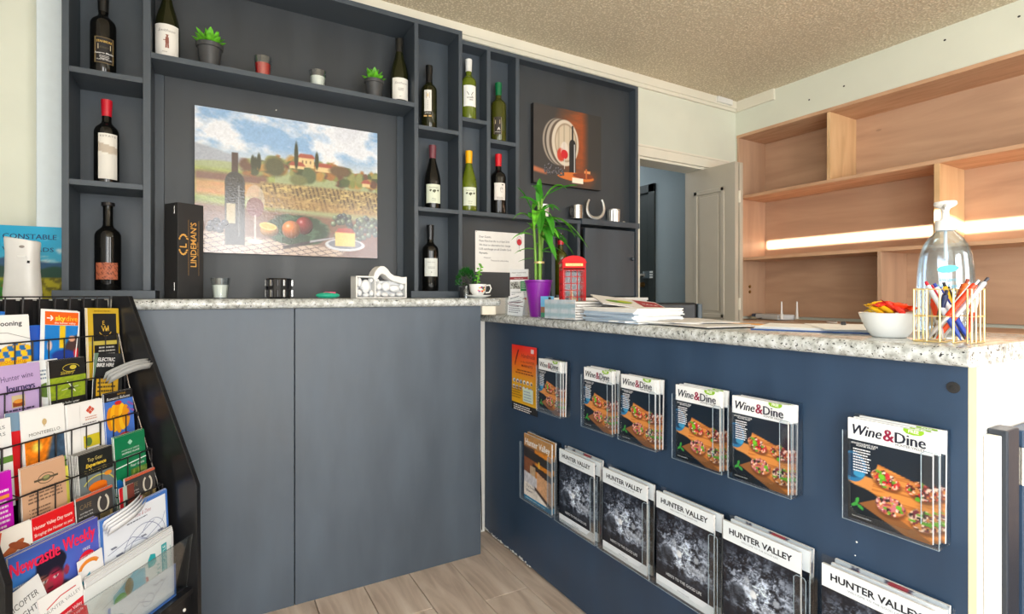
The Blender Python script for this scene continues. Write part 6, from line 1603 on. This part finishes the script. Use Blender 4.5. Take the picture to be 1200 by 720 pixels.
bro(3, .094, .100, Hh, .893, P, 'blue brochure with a yellow hot-air balloon, third tier', behind=1, tilt=9, blabel='spare hot-air balloon brochure tucked behind the front one')
# ---- tier 4
P = base(W, Hh, (196, 14, 186)); P.greek(.05, .165, .1, 1, .012, (250, 240, 250), seed=3); P.rect(.055, .150, .098, .158, (240, 150, 60)); P.greek(.05, .14, .1, 10, .011, (240, 220, 240), seed=5)
bro(4, .492, W, Hh, .776, P, 'magenta brochure cut by the left edge, fourth tier', behind=1, blabel='spare magenta brochure tucked behind the front one')
P = base(.110, Hh, (206, 164, 132)); P.ring(.060, .172, .020, .012, .0018, (90, 80, 60)); P.ell(.060, .172, .012, .007, (110, 116, 80)); P.rect(.030, .169, .090, .174, (96, 84, 66)); P.ell(.060, .174, .008, .004, (150, 150, 100)); P.greek(.012, .148, .100, 4, .0085, (124, 96, 76), seed=6, center=True); P.greek(.020, .105, .070, 9, .0085, (130, 100, 80), seed=8); [P.ell(.015, .108 - .0085 * k, .0012, .0012, (90, 66, 50)) for k in range(8)]
bro(4, .367, .110, Hh, .768, P, 'kraft brown brochure with an oval emblem, fourth tier', behind=2, blabel='spare kraft brown brochure tucked behind the front one', edge='paper')
P = base(.024, Hh, (226, 220, 90)); bro(4, .262, .024, Hh, .738, P, 'narrow pale yellow leaflet right of the kraft brochure', dy=.012)
P = base(.104, Hh, (110, 122, 126)); P.rect(0, .150, .104, .21, (34, 36, 34)); P.text('Top Gear', .026, .186, .014, (206, 190, 110), width=.046); P.text('Experience', .020, .171, .014, (222, 190, 60), shear=.2, bold=.03, width=.062); P.text('in Newcastle', .016, .157, .014, (206, 190, 110), width=.066); P.ring(.055, .108, .05, .035, .003, (206, 200, 90), 20, 150)
P.ell(.052, .115, .028, .012, (236, 120, 20)); P.rect(.030, .104, .080, .112, (226, 104, 20)); P.ell(.06, .086, .03, .010, (236, 190, 30)); P.ell(.085, .14, .012, .006, (220, 140, 40))
bro(4, .224, .104, Hh, .757, P, 'front driving experience brochure with a black title panel, fourth tier', behind=9, tk=.0022, jit=.001, dy=-.004, blabel='spare driving experience brochure in the thick stack', edge='page_edges')
P = base(.108, Hh, (14, 120, 76)); P.poly([(.045, .186), (.054, .178), (.063, .186), (.054, .194)], (150, 206, 180)); P.text('HUNTER VALLEY GARDENS', .054, .164, .006, (206, 230, 216), 'C', width=.062); P.text('SHOPPING VILLAGE', .054, .155, .0075, (220, 236, 226), 'C', .01, width=.062); P.line([(.02, .147), (.09, .147)], .0008, (206, 230, 216)); P.line([(0, .122), (.108, .130)], .003, (226, 240, 232)); P.text('Your Guide', .05, .113, .011, (230, 240, 234), shear=.3, width=.05)
P.raster(.05, .03, .108, .106, 20, 20, lambda U, V: mixc(np.zeros(U.shape + (3,)) + (86, 120, 44), (fbm(U, V, 7, 3) > .5) * .7, (150, 170, 80))); P.poly([(0, .05), (.03, .07), (.01, .09), (0, .09)], (30, 110, 190))
bro(4, .109, .106, Hh, .772, P, 'green shopping village brochure in the fourth tier', behind=2, blabel='spare green shopping village brochure tucked behind the front one')
# ---- tier 5
P = base(W, Hh, (236, 232, 226)); P.poly([(0, .10), (.02, .10), (.04, .21), (0, .21)], (206, 70, 30)); P.ell(.055, .160, .036, .010, (170, 90, 50), 16, .5); P.ell(.075, .165, .026, .008, (150, 76, 44), 16, -.5); P.ell(.065, .140, .04, .012, (120, 176, 40)); P.rect(.02, .10, W, .132, (110, 170, 40))
bro(5, .478, W, Hh, .655, P, 'white brochure with brown hands over green, fifth tier left', behind=2, blabel='spare hands brochure tucked behind the front one')
P = base(.106, Hh, (214, 22, 28)); P.text('Hunter Valley Day tours', .004, .182, .012, (246, 236, 230), bold=.01, width=.096); P.text('Day', .062, .182, .015, (246, 190, 40), bold=.02, width=.020) if False else None; P.text("'Bringing the Hunter to you'", .004, .165, .011, (246, 236, 230), shear=.2, width=.098)
P.rect(0, .100, .106, .158, (150, 206, 230)); P.rect(0, .100, .106, .122, (206, 214, 216)); P.ell(.062, .132, .028, .010, (180, 30, 34)); P.rect(.040, .124, .088, .132, (150, 24, 30)); P.ell(.048, .123, .005, .005, (30, 30, 34)); P.ell(.078, .123, .005, .005, (30, 30, 34)); P.rect(.05, .134, .076, .139, (60, 70, 90))
bro(5, .373, .106, Hh, .656, P, 'red day tours brochure with a red vehicle, fifth tier', behind=1, blabel='spare red tours brochure tucked behind the front one')
def shoeP():
    P = base(.108, Hh, (62, 60, 60)); P.text('CAFE', .010, .178, .018, (130, 110, 80), shear=.1, width=.034); P.text('your day starts', .010, .166, .006, (220, 220, 220), width=.036); P.text('your way to dine', .006, .158, .006, (220, 220, 220), width=.04)
    P.ring(.078, .172, .015, .022, .006, (206, 200, 186), 118, 422); P.raster(.0, .06, .108, .150, 34, 28, lambda U, V: mixc(mixc(np.zeros(U.shape + (3,)) + (84, 74, 50), (fbm(U, V, 9, 3) > .52).astype(float), (150, 130, 84)), ellm(U, V, .5, .85, .12, .12), (206, 120, 150)))
    P.rect(0, .204, .108, .21, (196, 90, 60)); return P
bro(5, .262, .108, Hh, .659, shoeP(), 'charcoal brochure with a pale horseshoe, left of the two in the fifth tier', behind=1, blabel='spare horseshoe brochure behind the left one of the two')
bro(5, .112, .106, Hh, .658, shoeP(), 'charcoal brochure with a pale horseshoe, right of the two in the fifth tier', behind=1, tilt=9, blabel='spare horseshoe brochure behind the right one of the two')
P = base(.05, .20, (196, 30, 40)); P.rect(.012, 0, .026, .20, (170, 190, 180)); P.rect(.026, 0, .05, .20, (120, 60, 50))
bro(5, .135, .05, .20, .640, P, 'red, green and brown leaflet left of the right-hand horseshoe brochure', dy=-.002)
for q in range(4):
    lf = MB(); v = []; f = []
    for i in range(9):
        t_ = i / 8; y_ = .080 - .006 * q - .020 * math.sin(math.pi * t_); z_ = .583 + .030 * t_ + .008 * math.sin(math.pi * t_) - .006 * q
        v += [(-.225 + .12 * t_, y_, z_), (-.228 + .118 * t_, y_ + .006, z_ - .020)]
    for i in range(8): f.append((2 * i, 2 * i + 2, 2 * i + 3, 2 * i + 1))
    o = lf.add(v, f).build('curled_sheet', pm(214, 216, 220, .5), None, smooth=True, solid=.0012)
    o.location = RM.to_translation(); o.rotation_euler = RM.to_euler()
    tag(o, 'white curled sheet below the left horseshoe brochure, ' + ['frontmost', 'second', 'third', 'rearmost'][q] + ' of four', 'leaflet')
# ---- A4 row
def weekly(U, V):
    img = np.zeros(U.shape + (3,)) + (84, 96, 196); img = mixc(img, np.clip(1 - U * 1.6, 0, 1) * .6, (40, 150, 214)); img = mixc(img, np.clip((V - .8) * 3, 0, .5), (60, 60, 150))
    img = mixc(img, np.clip((.25 - V) * 4, 0, .6), (120, 110, 200))
    V = V - .20; U = U + .13
    img = mixc(img, ellm(U, V, .42, .30, .22, .16, .1), (44, 34, 60)); img = mixc(img, ellm(U, V, .43, .48, .115, .15, .06), (156, 98, 84)); img = mixc(img, ellm(U, V, .45, .62, .125, .09, .05, -.25), (26, 26, 44))
    img = mixc(img, polym(U, V, [(.32, .56), (.54, .50), (.56, .64), (.34, .66)], .02), (28, 26, 46)); img = mixc(img, ellm(U, V, .47, .44, .07, .11, .5) * .85, (196, 30, 70)); img = mixc(img, ellm(U, V, .57, .50, .022, .04, .2), (150, 50, 80))
    for x in (.39, .48): img = mixc(img, ellm(U, V, x, .495, .022, .010, .2), (236, 226, 226)); img = mixc(img, ellm(U, V, x + .003, .495, .009, .009, .2), (20, 16, 26)); img = mixc(img, ellm(U, V, x, .525, .034, .007, .3), (24, 16, 26))
    img = mixc(img, ellm(U, V, .432, .445, .022, .030, .6) * .7, (150, 70, 76)); img = mixc(img, ellm(U, V, .432, .425, .024, .008, .3), (64, 26, 36)); img = mixc(img, ellm(U, V, .435, .385, .045, .014, .3), (130, 44, 64)); img = mixc(img, ellm(U, V, .435, .387, .045, .003, .3), (60, 16, 30))
    return img
P = Print(.0002).raster(0, 0, .222, .30, 80, 100, weekly); P.didone('Newcastle Weekly', .002, .254, .046, (232, 40, 84), width=.208, k=.016); P.text('FREE', .176, .232, .010, (236, 236, 240), width=.020)
P.ell(.186, .206, .024, .024, (222, 24, 50)); P.text('NEWCASTLE', .186, .214, .007, (250, 230, 230), 'C', .02); P.text('NATIONAL', .186, .205, .007, (250, 230, 230), 'C', .02); P.text('MUSIC', .186, .196, .007, (250, 230, 230), 'C', .02); P.greek(.165, .170, .198, 1, .006, (250, 230, 230)); P.greek(.006, .228, .04, 1, .010, (200, 220, 240), seed=3)
bro(6, .460, .222, .30, .600, P, 'front purple-blue weekly newspaper with a portrait cover', behind=2, tk=.003, cat='newspaper', name='weekly_newspaper', edge='paper_grey', tilt=3, blabel='spare weekly newspaper tucked behind the portrait cover')
def mapP():
    P = Print(.0002).rect(0, 0, .235, .30, (70, 120, 200)).rect(.010, .008, .227, .290, (232, 238, 248))
    P.text('Lovedale Wine & Dine', .060, .262, .016, (176, 120, 130), shear=.3, width=.110); P.greek(.085, .253, .16, 1, .006, (80, 90, 110), seed=3)
    c = (120, 130, 170)
    P.ring(.14, .15, .075, .085, .0016, c, 20, 190); P.ring(.175, .185, .045, .050, .0014, c, -60, 150); P.line([(.02, .20), (.10, .215), (.15, .19), (.21, .215), (.222, .24)], .0014, c); P.line([(.065, .008), (.068, .15), (.10, .20), (.18, .23)], .0016, c)
    P.line([(.10, .13), (.135, .125), (.205, .158)], .0014, (60, 66, 90)); P.line([(.10, .13), (.10, .142)], .0014, (60, 66, 90)); P.ring(.10, .17, .06, .03, .0012, c, 0, 120); P.line([(.01, .08), (.07, .11)], .003, (170, 90, 130))
    for (x, y) in ((.105, .094), (.166, .128), (.178, .166)): P.rect(x - .006, y - .007, x + .006, y + .007, (130, 96, 76)); P.rect(x - .003, y - .002, x + .003, y + .004, (206, 180, 150))
    for k, (x, y) in enumerate(((.03, .21), (.045, .185), (.13, .20), (.19, .19), (.12, .145), (.14, .105), (.20, .175))): P.greek(x, y, x + .022, 1, .006, (110, 116, 140), seed=k)
    return P
bro(6, .236, .235, .30, .586, mapP(), 'white area map with a blue border, right of the weekly newspaper', behind=3, tk=.0012, cat='map', name='area_map', tilt=3, blabel='spare blue-bordered map tucked behind the front one')
P = base(.10, .10, (226, 228, 230)); P.text('HELICOPTER', .004, .060, .020, (70, 72, 80), width=.082); P.text('FLIGHTS', .020, .034, .020, (70, 72, 80), width=.062)
bro(6, .500, .10, .10, .535, P, 'white helicopter flights card turned aslant before the weekly newspaper', roll=-12, dy=-.022, cat='card', name='flight_card')
P = base(.106, .15, (214, 24, 44)); P.poly([(0, .088), (.106, .100), (.106, .15), (0, .15)], (236, 236, 236)); P.text('HUNTER VALLEY', .010, .106, .012, (150, 150, 154), width=.09, ang=.1); P.line([(.015, .118), (.05, .130), (.09, .132)], .0025, (206, 60, 70)); P.text('The Hunter Valley', .022, .078, .011, (250, 230, 230), bold=.01, width=.074, ang=.08); P.text("'stay' in local style", .022, .064, .010, (250, 230, 230), width=.074, ang=.08); P.text('Company', .030, .050, .010, (250, 230, 230), width=.04, ang=.08)
bro(6, .424, .106, .15, .494, P, 'white and red tour company card at the front left of the tray', dy=-.026, roll=-2, cat='card', name='tour_card')
P = base(.07, .12, (236, 236, 238)); P.ring(.03, .09, .026, .018, .010, (236, 140, 40), 20, 170); P.poly([(0, .06), (.03, .08), (.03, .07), (0, .05)], (40, 160, 190)); P.poly([(.03, .06), (.06, .065), (.06, .055), (.03, .045)], (90, 50, 120))
bro(6, .306, .07, .12, .520, P, 'white flyer with an orange swirl beside the area map', dy=-.009, tilt=3, roll=-4, cat='flyer', name='flyer')
# ---- folded papers and visitor map in the clear tray
def vis():
    P = Print(.0002).rect(0, 0, .285, .185, (226, 232, 234))
    P.rect(.246, .075, .266, .172, (40, 160, 170)); P.text('NEWCASTLE', .262, .080, .016, (214, 236, 238), ang=math.pi / 2, width=.086, bold=.01); P.greek(.228, .12, .24, 4, .012, (110, 180, 186), seed=2); P.poly([(.196, .130), (.215, .128), (.226, .135), (.222, .160), (.205, .166), (.195, .150)], (40, 170, 180))
    P.text('FREE MAP', .196, .060, .014, (206, 50, 60), ang=math.pi / 2, width=.050, bold=.02); P.poly([(.080, .02), (.185, .03), (.185, .14), (.150, .150), (.080, .12)], (120, 190, 216))
    for k in range(5): P.line([(.138 + .009 * k, .030), (.140 + .009 * k, .092)], .0055, (214, 110, 100))
    P.rect(.118, .02, .132, .135, (150, 110, 70)); P.ell(.100, .098, .020, .018, (50, 160, 60)); P.ell(.088, .070, .026, .015, (206, 206, 40)); P.ell(.080, .082, .012, .010, (110, 180, 50)); P.ell(.128, .120, .014, .022, (110, 100, 50))
    rg = random.Random(3)
    for k in range(16): P.ell(.060 + rg.random() * .05, .015 + rg.random() * .045, .009, .009, rg.choice([(120, 160, 196), (84, 120, 150), (150, 180, 206)]), 12)
    P.line([(.04, .11), (.12, .13), (.19, .15)], .0012, (120, 130, 150)); P.text('COASTAL MAP', .275, .090, .007, (40, 150, 160), ang=math.pi / 2, width=.07)
    return P
bro(7, .322, .285, .185, .463, vis(), 'front visitor map with teal lettering in the clear tray', behind=0, tk=.002, cat='map', name='visitor_map', roll=-1.5, tilt=1, dy=.0135)
for k in range(7):
    P = base(.29, .19, (214, 216, 220)); P.greek(.01, .17, .25, 2, .010, (150, 154, 160), seed=k)
    bro(7, .316 - .003 * k, .29, .19, .470 + .004 * (k % 3), P, ['front', 'second', 'third', 'fourth', 'fifth', 'sixth', 'rearmost'][k] + ' of the folded white papers behind the visitor map in the tray', tk=.0028, cat='newspaper', name='folded_paper', tilt=1, dy=.0165 + .0031 * k, roll=-.5 * (k % 3))
P = base(.235, .10, (70, 120, 200)); P.rect(.008, .012, .227, .10, (232, 238, 248)); P.line([(.02, .03), (.1, .06), (.14, .04), (.2, .08)], .0014, (120, 130, 170)); P.ring(.13, .05, .02, .015, .0012, (120, 130, 170)); P.text('New Map', .15, .075, .01, (120, 120, 150), width=.04)
bro(7, .262, .235, .10, .375, P, 'blue-bordered map lying lowest at the front of the tray', tk=.0015, cat='map', name='area_map', tilt=1, dy=.0105)
